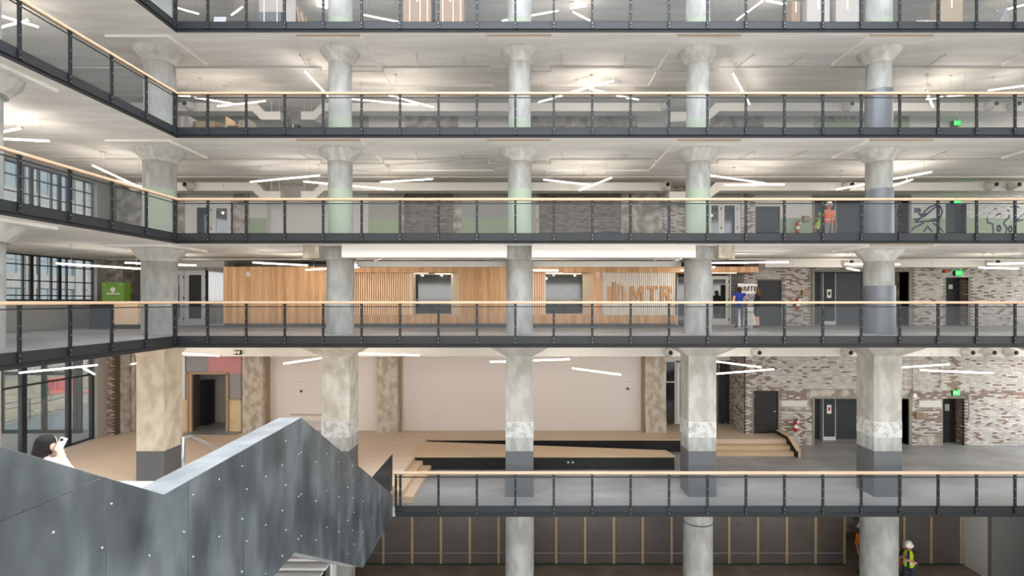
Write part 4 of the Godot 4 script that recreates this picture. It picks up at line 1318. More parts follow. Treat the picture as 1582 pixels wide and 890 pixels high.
	lettering(bn, "SURVIVE", Vector3(9.677, 6.009, -22.995), 0.0026, M.ink)
	for k in 6:
		box(bn, "text_line", M.wall_grey, bx0 + 0.1, bx1 - 0.12 - 0.07 * (k % 3), 5.883 - k * 0.07, 5.883 - k * 0.07 + 0.02, 22.997, 23.0)
	# green display box on a counter near the window
	var ct := thing("counter", Vector3(-16.413, f, -21.5), "low oak reception counter beneath the green box", "counter")
	box(ct, "front", M.slat_wood, -16.262, -15.315, f + 0.18, f + 1.02, 21.0, 22.2)
	box(ct, "plinth", M.ink, -16.288, -15.413, f, f + 0.18, 21.1, 22.1)
	box(ct, "worktop", M.ply, -16.275, -15.253, f + 1.02, f + 1.08, 20.95, 22.25)
	var ct2 := thing("counter", Vector3(-17.069, f, -21.5), "dark desk joined to the oak reception counter", "counter")
	box(ct2, "worktop", M.ink, -17.261, -16.326, f + 1.0, f + 1.09, 21.0, 22.2)
	box(ct2, "panel", M.door_dark, -17.292, -16.417, f, f + 1.0, 21.1, 22.1)
	var gb := thing("display_box", Vector3(-17.063, f + 1.09, -22.0), "bright green display box with a white tree emblem on the counter", "display box")
	box(gb, "body", M.tile_green, -17.453, -16.532, f + 1.09, 7.275, 21.9, 22.25)
	put(gb, "return_panel", prism([Vector2(-16.532, 21.9), Vector2(-16.905, 22.8), Vector2(-16.905 - 0.05, 22.8), Vector2(-16.532 - 0.05, 21.9)], Vector3(0, f + 1.09, 0), Vector3.RIGHT, Vector3.FORWARD, Vector3(0, 7.275 - f - 1.09, 0)), M.tile_green)
	put(gb, "emblem", front_prism(circle(-16.999, 6.967, 0.1, 16), 21.888, 21.9), M.paper)
	box(gb, "emblem_stem", M.paper, -16.999 - 0.02, -16.999 + 0.02, 6.820, 6.927, 21.888, 21.9)
	for k in 7:
		box(gb, "letter", M.paper, -17.253 + k * 0.083, -17.253 + k * 0.083 + 0.05, 6.767, 6.826, 21.89, 21.9)
	box(gb, "mark", M.paper, -17.386, -17.333, 7.154, 7.194, 21.89, 21.9)
	box(gb, "mark", M.paper, -16.732, -16.639, 7.168, 7.194, 21.89, 21.9)

func wall_box(x: float, y: float, label: String) -> void:
	var t := thing("wall_box", Vector3(x, y, -23.8), label, "wall box")
	box(t, "case", M.card, x - 0.13, x + 0.15, y - 0.13, y + 0.12, 23.72, 23.9)
	box(t, "lid", M.card_light, x - 0.12, x + 0.14, y - 0.12, y + 0.11, 23.712, 23.72)

func circle(x: float, y: float, r: float, n: int) -> Array:
	var out := []
	for k in n:
		out.append(Vector2(x + cos(TAU * k / n) * r, y + sin(TAU * k / n) * r))
	return out

func tube_ring(at: Vector3, r: float, t: float) -> ArrayMesh:
	var m := TorusMesh.new()
	m.inner_radius = r - t
	m.outer_radius = r + t
	m.rings = 20
	m.ring_segments = 8
	var st := SurfaceTool.new()
	st.append_from(m, 0, Transform3D(Basis(Vector3.RIGHT, PI / 2), at))
	return st.commit()

func lettering(parent: Node, text: String, at: Vector3, px: float, m: Material) -> void:
	var tm := TextMesh.new()
	var f := SystemFont.new()
	f.font_names = PackedStringArray(["Droid Sans"])
	f.font_weight = 700
	tm.font = f
	tm.text = text
	tm.font_size = 40
	tm.pixel_size = px
	tm.depth = 0.003
	put(parent, "lettering", tm, m, at)

func area_light(parent: Node, at: Vector3, l: float, w: float, energy: float, turn := 0.0) -> void:
	var a := AreaLight3D.new()
	a.name = "strip_glow"
	a.area_size = Vector2(l, w)
	a.light_color = Color(1.0, 0.93, 0.86)
	a.light_energy = energy
	a.area_range = 40.0
	a.area_attenuation = 2.0
	a.shadow_enabled = true
	parent.add_child(a, true)
	a.global_transform = Transform3D(Basis(Vector3.UP, turn) * Basis(Vector3.RIGHT, -PI / 2), at)

# ---------------------------------------------------------------- third floor
func span(w: Node3D, called: String, m: Material, px0: float, px1: float, y0: float, y1: float, d: float, thick := 0.3) -> MeshInstance3D:
	return box(w, called, m, (px0 - 811.0) / 820.0 * d, (px1 - 811.0) / 820.0 * d, y0, y1, d, d + thick)

func scrawl(t: Node3D, pts: Array, d: float) -> void:
	# a painted line: a thin raised ribbon following image-free wall coordinates (x, y)
	var st := begin()
	var w := 0.035
	for i in pts.size() - 1:
		var a: Vector2 = pts[i]
		var b: Vector2 = pts[i + 1]
		var n := (b - a).normalized()
		var s := Vector2(-n.y, n.x) * w
		a -= n * 0.02
		b += n * 0.02
		add_prism(st, PackedVector2Array([a - s, b - s, b + s, a + s]), Vector3(0, 0, -d), Vector3.RIGHT, Vector3.UP, Vector3(0, 0, 0.004))
	put(t, "paint_line", done(st), M.tank_paint)

func arc(cx: float, cy: float, rx: float, ry: float, a0: float, a1: float, n := 10) -> Array:
	var out := []
	for k in n + 1:
		var a := deg_to_rad(lerpf(a0, a1, float(k) / n))
		out.append(Vector2(cx + cos(a) * rx, cy + sin(a) * ry))
	return out

func back_third() -> void:
	var f := 8.65
	var top := 11.675
	var d := 23.9
	var split := 10.231
	var lx0 := 13.028
	var lx1 := 17.284
	# the long rear wall in its different finishes
	var a := wall("wall_back", box_mesh(Vector3(0.02, 0.02, 0.02)), M.wall_light, "patchwork third-floor rear wall of pale plaster and worn brick beside glazed doors")
	a.position = Vector3(-8, f + 0.05, -24.1)
	span(a, "plaster_bay", M.rough_wall, 180, 286, f, top, d)
	span(a, "plaster_bay", M.wall_light, 286, 360, 10.872, top, d)
	span(a, "plaster_bay", M.rough_wall, 360, 384, f, top, d - 0.05)
	span(a, "plaster_bay", M.wall_light, 384, 413, split, top, d)
	span(a, "painted_dado", M.green_wall, 384, 413, f, split, d)
	span(a, "plaster_bay", M.wall_light, 413, 569, f, top, d + 0.05)
	span(a, "plaster_bay", M.wall_grey, 569, 621, split, top, d)
	span(a, "painted_dado", M.green_wall, 569, 621, f, split, d)
	span(a, "brick_bay", M.mortar_dark, 621, 713, f, top, d + 0.12)
	var old_tones := [[Color(0.22, 0.185, 0.15), Color(0.25, 0.21, 0.17), Color(0.19, 0.16, 0.13), Color(0.235, 0.195, 0.16)], [Color(0.14, 0.11, 0.09), Color(0.17, 0.13, 0.105), Color(0.12, 0.10, 0.085), Color(0.16, 0.12, 0.10)]]
	bricks(a, "x", -5.561, -2.868, f, top, d + 0.11, [], [], 0.2, 31, old_tones)
	span(a, "plaster_bay", M.wall_grey, 713, 785, split, top, d)
	span(a, "painted_dado", M.green_wall, 713, 785, f, split, d)
	span(a, "plaster_bay", M.wall_grey, 785, 831, f, top, d - 0.02)
	span(a, "brick_bay", M.mortar_dark, 831, 975, f, top, d + 0.12)
	bricks(a, "x", 0.585, 4.800, f, top, d + 0.11, [], [], 0.2, 32, old_tones)
	span(a, "plaster_bay", M.rough_wall, 975, 1023, f, top, d)
	span(a, "brick_bay", M.mortar, 1023, 1060, f, top, d + 0.02)
	bricks(a, "x", 6.179, 7.257, f, top, d + 0.01, [], [], 0.35, 33)
	span(a, "plaster_bay", M.wall_grey, 1060, 1145, 10.930, top, d)
	span(a, "plaster_bay", M.wall_grey, 1060, 1095, f, 10.930, d)
	for q in [[621, 624], [700, 713], [828, 833], [960, 972]]:
		span(a, "concrete_post", M.rough_wall, q[0], q[1], f, top, d - 0.03, 0.2)
	put(a, "wall_pipe", tube([Vector3(-11.576, f, -23.85), Vector3(-11.576, top, -23.85)], 0.03, 8), M.wall_light)
	var b := wall("wall_back", holed("x", 9.735, 24.3, f, top, d, 24.5, [[10.376, 11.484, f, 10.755], [lx0, lx1, f, 11.163], [18.945, 19.878, f, 10.872]]), M.wall_light, "pale painted third-floor wall with green dado and graffiti by the lifts")
	for q in [[1206, 1255], [1407, 1461], [1493, 1640]]:
		span(b, "painted_dado", M.green_wall, q[0], q[1], f, split, d - 0.01, 0.02)
	bricks(b, "x", 9.735, 10.376, f, top, d - 0.01, [], [], 0.4, 34)
	bricks(b, "x", 19.878, 24.3, split, top, d - 0.005, [], [], -0.4, 35, [[Color(0.60, 0.58, 0.54), Color(0.56, 0.54, 0.50), Color(0.63, 0.61, 0.57), Color(0.53, 0.51, 0.47)]])
	# glazed doors
	var dd := thing("door_7", Vector3(-14.165, f, -23.9), "pale framed glass doors at the street end, third floor", "door", "", "structure")
	glazed_leaf(dd, M.duct_paint, M.glass_dark, -14.952, -14.136, f, 10.872, 23.92, 0.16, 0.3)
	glazed_leaf(dd, M.duct_paint, M.glass_dark, -14.121, -13.232, f, 10.872, 23.92, 0.2, 0.3)
	box(dd, "frame_post", M.duct_paint, -15.302, -14.952, f, 10.872, 23.9, 24.05)
	box(dd, "frame_post", M.ink, -13.232, -13.174, f, 10.959, 23.88, 24.05)
	var de := thing("door_8", Vector3(8.919, f, -23.9), "pale framed double glass doors behind the green-based column, third floor", "door", "", "structure")
	glazed_leaf(de, M.duct_paint, M.glass_dark, 8.278, 8.846, f, 10.930, 23.92, 0.13, 0.3)
	glazed_leaf(de, M.duct_paint, M.glass_dark, 8.860, 9.589, f, 10.930, 23.92, 0.13, 0.3)
	box(de, "frame_post", M.duct_paint, 9.589, 9.706, f, 10.930, 23.9, 24.05)
	plain_door("door_9", "dark blue-grey door between bare brick and pale plaster, third floor", M.door_dark, 10.376, 11.484, f, 10.755, 23.93, true, false)
	lift_lobby(3, lx0, lx1, 11.163, "dark lift lobby recess behind the orange-vested worker, third floor", M.ink)
	plain_door("door_10", "dark door between the two graffiti panels, third floor", M.door_dark, 19.183, 19.891, f, 10.927, 24.25, true, false)
	tag(box(self, "wall_side", M.rough_wall, 19.878, 19.878 + 0.06, f, 10.872, 23.9, 24.5), "grey plaster reveal beside the dark graffiti-flanked door", "wall", "", "structure")
	exit_sign(19.307, 10.951, 23.7, "glowing green exit sign just above the third-floor handrail")
	extinguisher(12.205, 9.548, 23.75, "red fire extinguisher on the pale green wall, third floor")
	wall_box(12.597, 10.186, "tan wall box on the pale plaster beside the third-floor lifts")
	# graffiti
	var g1 := thing("graffiti", Vector3(18.026, split, -23.88), "purple line graffiti of a figure between the lifts and the dark door", "graffiti")
	var P := func(px: float, py: float) -> Vector2: return Vector2((px - 811.0) / 820.0 * 23.88, 6.5 - (py - 465.0) / 820.0 * 23.88)
	scrawl(g1, [P.call(1412, 339), P.call(1421, 338), P.call(1414, 343), P.call(1430, 342), P.call(1446, 341), P.call(1444, 338), P.call(1436, 341)], 23.885)
	scrawl(g1, [P.call(1421, 337), P.call(1430, 333), P.call(1440, 324), P.call(1447, 319)], 23.885)
	scrawl(g1, [P.call(1420, 331), P.call(1431, 330), P.call(1424, 334), P.call(1419, 330)], 23.885)
	scrawl(g1, [P.call(1427, 328), P.call(1436, 320), P.call(1446, 316.5), P.call(1453, 319), P.call(1456, 327), P.call(1453, 336), P.call(1448, 341)], 23.885)
	scrawl(g1, [P.call(1407, 358), P.call(1413, 351), P.call(1421, 348), P.call(1427, 344)], 23.885)
	scrawl(g1, [P.call(1427, 358), P.call(1433, 350), P.call(1440, 358)], 23.885)
	scrawl(g1, [P.call(1442, 345), P.call(1452, 352), P.call(1457, 358)], 23.885)
	for q in [1413.0, 1416.5, 1420.0]:
		scrawl(g1, [P.call(q, 322), P.call(q + 2, 324.5), P.call(q, 328)], 23.885)
	var g2 := thing("graffiti", Vector3(21.812, split, -23.88), "purple line graffiti of rounded shapes beyond the dark third-floor door", "graffiti")
	scrawl(g2, [P.call(1535, 360), P.call(1534, 346), P.call(1526, 344), P.call(1525, 333), P.call(1533, 325), P.call(1543, 320), P.call(1553, 320), P.call(1559, 327), P.call(1559, 336), P.call(1552, 342), P.call(1551, 346), P.call(1556, 352), P.call(1554, 360)], 23.885)
	scrawl(g2, [P.call(1539, 333), P.call(1545, 329), P.call(1547, 334), P.call(1552, 331)], 23.885)
	scrawl(g2, arc(21.332, 9.762, 0.07, 0.13, 0, 360, 12), 23.885)
	scrawl(g2, arc(21.841, 9.733, 0.07, 0.13, 0, 360, 12), 23.885)
	scrawl(g2, [P.call(1559, 320), P.call(1568, 318.5), P.call(1580, 322)], 23.885)
	scrawl(g2, [P.call(1570, 342), P.call(1576, 335), P.call(1584, 330)], 23.885)
	scrawl(g2, [P.call(1570, 342), P.call(1580, 340)], 23.885)

# ---------------------------------------------------------------- fourth and fifth floors
func carton(x: float, y: float, d: float, w: float, h: float, dp: float, m: Material, label: String, turn := 0.0, group := "") -> Node3D:
	var t := thing("cardboard_box", Vector3(x, y, -d), label, "box", group)
	var bs := Basis(Vector3.UP, turn)
	put(t, "carton", box_mesh(Vector3(w, h, dp)), m, Vector3(x, y + h / 2, -d), bs)
	put(t, "tape", box_mesh(Vector3(0.06, h * 0.25, 0.004)), M.beige, Vector3(x, y + h * 0.87, -d) + bs * Vector3(0, 0, dp / 2 + 0.002), bs)
	put(t, "flap_joint", box_mesh(Vector3(w * 0.98, 0.004, 0.012)), M.ink, Vector3(x, y + h, -d), bs)
	return t

func upper_floors() -> void:
	var f := 12.0
	var a := wall("wall_back", box_mesh(Vector3(0.02, 0.02, 0.02)), M.wall_grey, "dim grey plaster rear wall of the fourth floor with old brick bays")
	a.position = Vector3(-4, f + 0.05, -24.1)
	for q in [[180, 440, "wall_grey"], [440, 462, "rough_wall"], [462, 570, "wall_grey"], [570, 625, "wall_light"], [625, 708, "rough_wall"], [708, 785, "wall_light"], [785, 830, "rough_wall"], [830, 985, "rough_wall"], [985, 1060, "wall_light"], [1060, 1180, "rough_wall"], [1180, 1258, "wall_light"], [1258, 1405, "rough_wall"], [1405, 1640, "wall_light"]]:
		span(a, "plaster_bay", M[q[2]], q[0], q[1], f, 15.02, 23.9)
	span(a, "painted_header", M.green_wall, 1258, 1405, 14.305, 14.567, 23.88, 0.02)
	exit_sign(19.307, 14.448, 23.7, "glowing green exit sign high on the fourth-floor wall")
	# workbench clutter at the street end, showing over the edge
	var cb := thing("storage_cabinet", Vector3(-12.275, f, -20.5), "tan storage cabinet behind the fourth-floor railing", "cabinet")
	box(cb, "body", M.card, -12.775, -11.925, f, 13.450, 20.5, 21.0)
	box(cb, "drawer", M.lumber, -12.725, -12.350, f + 0.1, 13.425, 20.47, 20.5)
	box(cb, "drawer", M.lumber, -12.325, -11.950, f + 0.1, 13.425, 20.47, 20.5)
	var cc := thing("storage_cabinet", Vector3(-11.363, f, -20.3), "open plywood crate with tools behind the fourth-floor railing", "crate")
	box(cc, "side", M.ply, -11.462, -11.413, f, 13.555, 20.3, 20.9)
	box(cc, "side", M.ply, -10.942, -10.893, f, 13.407, 20.3, 20.9)
	box(cc, "shelf", M.ply, -11.413, -10.942, 13.209, 13.234, 20.3, 20.9)
	box(cc, "back", M.card, -11.413, -10.942, f, 13.456, 20.88, 20.9)
	carton(-13.075, f, 20.5, 0.5, 1.55, 0.5, M.card_white, "tall white carton beside the tan cabinet on the fourth floor")
	carton(-10.702, f, 20.6, 0.3, 1.45, 0.5, M.card_white, "white carton beside the plywood crate on the fourth floor")
	carton(-9.308, f, 21.5, 0.36, 1.6, 0.4, M.door_dark, "black case standing under the bent duct, fourth floor")
	# fifth floor: wrapped pallets, cartons, a leaning board
	f = 15.35
	var b := wall("wall_back", holed("x", STREET, 24.3, f, 18.37, 23.9, 24.2, []), M.wall_grey, "dim grey rear wall of the fifth floor")
	span(b, "plaster_bay", M.rough_wall, 1000, 1180, f, 18.3, 23.88, 0.03)
	var pl := thing("wrapped_pallet", Vector3(-8.189, f, -18.6), "pallet of cartons wrapped in clear film behind the top railing", "pallet")
	for q in [[400, 436, 0.0, 0.55, "card_white"], [400, 434, 0.55, 1.0, "paint_grey"], [400, 436, 1.0, 1.5, "card_white"], [442, 458, 0.25, 0.62, "card_light"], [442, 457, 0.62, 1.4, "card_white"]]:
		box(pl, "carton", M[q[4]], (q[0] - 811.0) / 820.0 * 18.3, (q[1] - 811.0) / 820.0 * 18.3, f + 0.12 + q[2], f + 0.12 + q[3], 18.3, 19.2)
	box(pl, "deck", M.lumber, -9.217, -7.833, f, f + 0.12, 18.25, 19.2)
	for q in [408.0, 428.0]:
		box(pl, "strap", M.paper, (q - 811.0) / 820.0 * 18.29 - 0.012, (q - 811.0) / 820.0 * 18.29 + 0.012, f + 0.12, f + 1.6, 18.28, 18.3)
	var bd := thing("leaning_boards", Vector3(-7.652, f, -18.4), "tan boards leaning in a stack against the wrapped pallet", "boards")
	for k in 4:
		put(bd, "board", front_prism([Vector2(-7.657 + k * 0.1, f), Vector2(-7.524 + k * 0.1, f), Vector2(-7.790 + k * 0.1, f + 1.25 - k * 0.12), Vector2(-7.857 + k * 0.1, f + 1.25 - k * 0.12)], 18.2 + k * 0.1, 18.26 + k * 0.1), M.card_light if k % 2 else M.card)
	carton(-6.181, f + 0.908, 19.2, 0.42, 0.28, 0.35, M.card, "brown carton on top of a pale one by the top-floor column")
	carton(-6.181, f, 19.2, 0.36, 0.9, 0.35, M.card_light, "pale carton under a brown one by the top-floor column")
	for q in [[648, 42, "card"], [698, 40, "card"]]:
		var px: float = q[0]
		var t := carton((px - 811.0) / 820.0 * 18.4, f, 18.4, q[1] / 820.0 * 18.4, 1.75, 0.8, M[q[2]], "tall strapped tan pallet box behind the top railing", 0.0, "strapped boxes behind the top railing")
		for s in [-0.25, 0.1, 0.35]:
			var sx: float = (px - 811.0) / 820.0 * 18.4 + s
			box(t, "strap", M.paper, sx - 0.012, sx + 0.012, f, f + 1.75, 17.99, 18.0)
	var sc := thing("monitor", Vector3(-10.820, f, -18.6), "pale blue panel leaning on a stand behind the top railing", "panel")
	put(sc, "panel", front_prism([Vector2(-10.860, f + 0.35), Vector2(-10.457, f + 0.35), Vector2(-10.367, f + 1.0), Vector2(-10.771, f + 1.0)], 18.4, 18.45), M.door_white)
	box(sc, "stand", M.ink, -11.077, -10.265, f, f + 0.36, 18.5, 18.7)
	carton(9.306, f, 18.5, 0.36, 1.5, 0.36, M.card, "brown carton with torn top beside white printed cartons", 0.3)
	var wl := "tall white printed carton behind the top railing"
	for px in [1263.0, 1308.0]:
		var x: float = (px - 811.0) / 820.0 * 18.2
		var t := carton(x, f, 18.4, 0.78, 1.5, 0.5, M.card_white, wl, 0.0, "white printed cartons behind the top railing")
		for q in [[0.36, 0.95], [0.24, 0.72], [0.1, 0.55]]:
			box(t, "print_line", M.wall_grey, x - q[0] / 2, x + q[0] / 2, f + q[1], f + q[1] + 0.045, 18.146, 18.15)
	carton(13.747, f, 18.4, 0.72, 0.75, 0.5, M.card_white, "white opened carton at the right of the jacketed top column")
	carton(14.516, f, 18.3, 0.74, 1.5, 0.5, M.card_light, "tall tan printed carton beside the opened white one")
	carton(15.651, f, 18.7, 0.86, 0.8, 0.5, M.card_light, "low wide tan carton with crumpled film")
	carton(17.143, f, 18.5, 0.6, 0.65, 0.5, M.card_white, "small pale carton at the end of the box row")
	var fm := thing("plastic_film", Vector3(16.492, f, -18.3), "crumpled clear film heaped between the tan cartons", "film")
	put(fm, "heap", front_prism([Vector2(16.158, f + 0.4), Vector2(16.646, f + 0.4), Vector2(16.624, f + 0.75), Vector2(16.535, f + 1.3), Vector2(16.291, f + 0.8)], 18.2, 18.6), M.sheet_grey)
	box(fm, "roll", M.card_white, 16.247, 16.715, f, f + 0.4, 18.25, 18.6)

# ---------------------------------------------------------------- windows to the street and what lies beyond
func steel_window(called: String, label: String, d0: float, d1: float, y0: float, y1: float, bars: Array, thick: Array, rows: Array) -> void:
	var t := thing(called, Vector3(STREET - 0.2, y0, -(d0 + d1) / 2), label, "window", "", "structure")
	var x0 := STREET - 0.24
	var x1 := STREET - 0.16
	box(t, "frame", M.frame_dark, x0, x1, y0, y0 + 0.05, d0, d1)
	box(t, "frame", M.frame_dark, x0, x1, y1 - 0.05, y1, d0, d1)
	var ds := [d0 + 0.03] + bars + [d1 - 0.03]
	for k in ds.size():
		var w: float = 0.07 if thick.has(k) else 0.022
		box(t, "mullion", M.frame_dark, x0, x1, y0, y1, ds[k] - w, ds[k] + w)
	for r in rows:
		box(t, "glazing_bar", M.frame_dark, x0 + 0.01, x1 - 0.01, r - 0.02, r + 0.02, d0, d1)
	var ys := [y0] + rows + [y1]
	for k in ds.size() - 1:
		for j in ys.size() - 1:
			box(t, "pane", M.glass_street, STREET - 0.204, STREET - 0.198, ys[j], ys[j + 1], ds[k], ds[k + 1])

func street_side() -> void:
	var bars := [18.97, 19.86, 20.2, 20.53, 21.05, 21.42, 21.76, 22.63]
	var n := 1
	for i in [2, 3, 4, 5, 6]:
		var y0: float = FLOOR[i] + 1.12
		var y1: float = UNDER[i + 1] - 0.06
		n += 1
		steel_window("window_%d" % n, "tall black steel window facing the street, %s floor" % ORDINAL[i], 18.85, 23.07, y0, y1, bars, [3, 6], [y0 + 0.2, y0 + 0.76, y0 + 1.36])
	# intermediate slender bars inside the opening lights
	# entrance screen
	var e := thing("door_11", Vector3(STREET - 0.2, 0.53, -21.0), "dark framed glass entrance screen opening to the street", "entrance", "", "structure")
	for q in [[18.92, 0.04], [19.86, 0.1], [21.85, 0.07], [23.03, 0.06]]:
		box(e, "mullion", M.frame_dark, STREET - 0.28, STREET - 0.12, 0.53, 4.9, q[0] - q[1], q[0] + q[1])
	for y in [0.56, 3.32, 4.87]:
		box(e, "rail", M.frame_dark, STREET - 0.26, STREET - 0.14, y - 0.03, y + 0.03, 18.85, 23.07)
	for q in [[18.92, 19.86], [19.86, 21.85], [21.85, 23.03]]:
		for r in [[0.56, 3.32], [3.32, 4.87]]:
			box(e, "pane", M.glass_street, STREET - 0.205, STREET - 0.197, r[0], r[1], q[0], q[1])
	# vestibule: outer doors stand across its far end
	var v := thing("door_12", Vector3(-21.8, 0.53, -24.0), "outer glass doors of the entrance vestibule", "entrance", "", "structure")
	var od := 24.0
	for q in [[-23.620, 0.06], [-22.712, 0.09], [-21.790, 0.05], [-21.673, 0.05], [-20.312, 0.1], [-20.078, 0.05]]:
		box(v, "stile", M.frame_dark, q[0] - q[1], q[0] + q[1], 0.53, 5.0, od - 0.05, od + 0.05)
	for q in [[0.53, 0.68], [3.15, 3.3], [4.8, 5.0]]:
		box(v, "rail", M.frame_dark, -23.620, -20.078, q[0], q[1], od - 0.045, od + 0.045)
	for q in [[-23.620, -22.712], [-22.712, -21.805], [-21.659, -20.312], [-20.312, STREET - 0.45]]:
		box(v, "pane", M.glass, q[0], q[1], 0.68, 4.8, od - 0.004, od + 0.004)
	put(v, "push_bar", tube([Vector3(-22.268, 1.55, -23.9), Vector3(-21.714, 1.55, -23.9)], 0.03, 8), M.chrome)
	tag(box(self, "floor", M.facade_pale, -23.8, STREET - 0.4, 0.4, 0.53, 18.0, 24.06), "pale concrete floor of the entrance vestibule", "floor", "", "structure")
	var wp := wall("wall_side", box_mesh(Vector3(0.35, 4.5, 0.7)), M.facade_pale, "white brick pier outside the vestibule doors")
	wp.position = Vector3(STREET - 0.6, 2.75, -24.7)
	bricks(wp, "x", STREET - 0.77, STREET - 0.42, 0.5, 4.9, 24.33, [], [], 0.0, 16, [[Color(0.30, 0.30, 0.29), Color(0.27, 0.27, 0.26), Color(0.33, 0.33, 0.32), Color(0.25, 0.25, 0.24)]])
	tag(box(self, "ceiling", M.facade_pale, -23.9, STREET - 0.4, 5.0, 5.15, 18.0, 24.1), "pale canopy slab over the entrance vestibule", "ceiling", "", "structure")
	var vs := thing("window_9", Vector3(-23.9, 0.53, -21.0), "unseen glazed side added to let daylight into the entrance vestibule", "window", "", "structure")  # out of view; glazed only to brighten the entrance end
	for k in 5:
		box(vs, "mullion", M.frame_dark, -23.95, -23.85, 0.1, 5.0, 18.0 + k * 1.45, 18.08 + k * 1.45)
	for k in 4:
		box(vs, "pane", M.glass, -23.904, -23.896, 0.53, 5.0, 18.08 + k * 1.45, 19.45 + k * 1.45)
	# ground outside
	tag(box(self, "ground", M.straw, -120, -25.2, -0.3, 0.1, -40, 110), "straw-covered building ground outside the entrance", "ground", "", "structure")
	tag(box(self, "ramp", M.asphalt, -25.2, STREET - 0.4, -0.3, 0.5, 24.06, 60), "dark grey ramp outside the vestibule doors", "ramp", "", "structure")
	var mound := thing("straw_mound", Vector3(-29, 0.1, -34), "low mound of straw and soil beyond the ramp railing", "mound")
	put(mound, "heap", lathe([[3.4, 0.05], [2.6, 0.5], [1.5, 0.85], [0.0, 1.0]], 20, Vector3(-29.5, 0, -30.5), 0.25), M.straw)
	put(mound, "heap", lathe([[4.0, 0.05], [3.0, 0.6], [1.6, 1.0], [0.0, 1.15]], 20, Vector3(-37.5, 0, -34), 0.25), M.straw)
	var rl := thing("ramp_railing", Vector3(-25.1, 0.5, -28), "dark metal railing along the outdoor ramp", "railing")
	for k in 12:
		box(rl, "post", M.frame_dark, -25.13, -25.07, 0.5, 1.55, 24.6 + k * 2.3 - 0.03, 24.6 + k * 2.3 + 0.03)
	for y in [0.62, 1.25, 1.53]:
		box(rl, "rail", M.frame_dark, -25.13, -25.07, y - 0.025, y + 0.025, 24.3, 50.0)
	var ctn := thing("site_generator", Vector3(-32.8, 0.1, -37.0), "red metal site container standing on the straw outside", "container")
	box(ctn, "body", M.red, -33.4, -32.2, 0.25, 0.95, 37, 38.4)
	box(ctn, "lid", M.red, -33.45, -32.15, 0.95, 1.02, 36.95, 38.45)
	for k in 4:
		box(ctn, "rib", M.red, -33.3 + k * 0.33, -33.22 + k * 0.33, 0.25, 0.95, 36.94, 37.0)
	box(ctn, "skid", M.ink, -33.35, -32.25, 0.1, 0.25, 37.1, 38.3)
	var of := thing("site_fence", Vector3(-31, 0.1, -36), "orange plastic mesh fence around the site", "fence")
	for k in 7:
		box(of, "stake", M.frame_dark, -32.3 + k * 1.1, -32.24 + k * 1.1, 0.1, 0.6, 36.0, 36.06)
	for k in 6:
		box(of, "net", M.orange, -32.24 + k * 1.1, -31.22 + k * 1.1, 0.2, 0.42, 36.02, 36.04)
	# neighbouring building across the yard, with window bays
	var nb := thing("building", Vector3(-42.0, 0.1, -48), "pale concrete and glass neighbouring building seen through the street windows", "building")
	box(nb, "body", M.facade, -56, -42.1, 0.1, 26, 20, 84)
	for j in 7:
		var y: float = 0.6 + j * 3.5
		box(nb, "spandrel", M.facade_pale, -42.1, -41.9, y, y + 1.2, 20, 84)
		for k in 13:
			var d: float = 21.2 + k * 4.9
			var w := box(nb, "window", M.pale_glass, -42.09, -42.02, y + 1.2, y + 3.4, d, d + 4.1)
			for s in 5:
				box(w, "bar", M.green_frame, -42.02, -41.98, y + 1.2, y + 3.4, d + s, d + s + 0.09)
			box(w, "bar", M.green_frame, -42.02, -41.98, y + 2.3, y + 2.38, d, d + 4.1)
	for k in 14:
		box(nb, "pier", M.facade_pale, -42.1, -41.8, 0.1, 26, 20.0 + k * 4.9, 20.9 + k * 4.9)

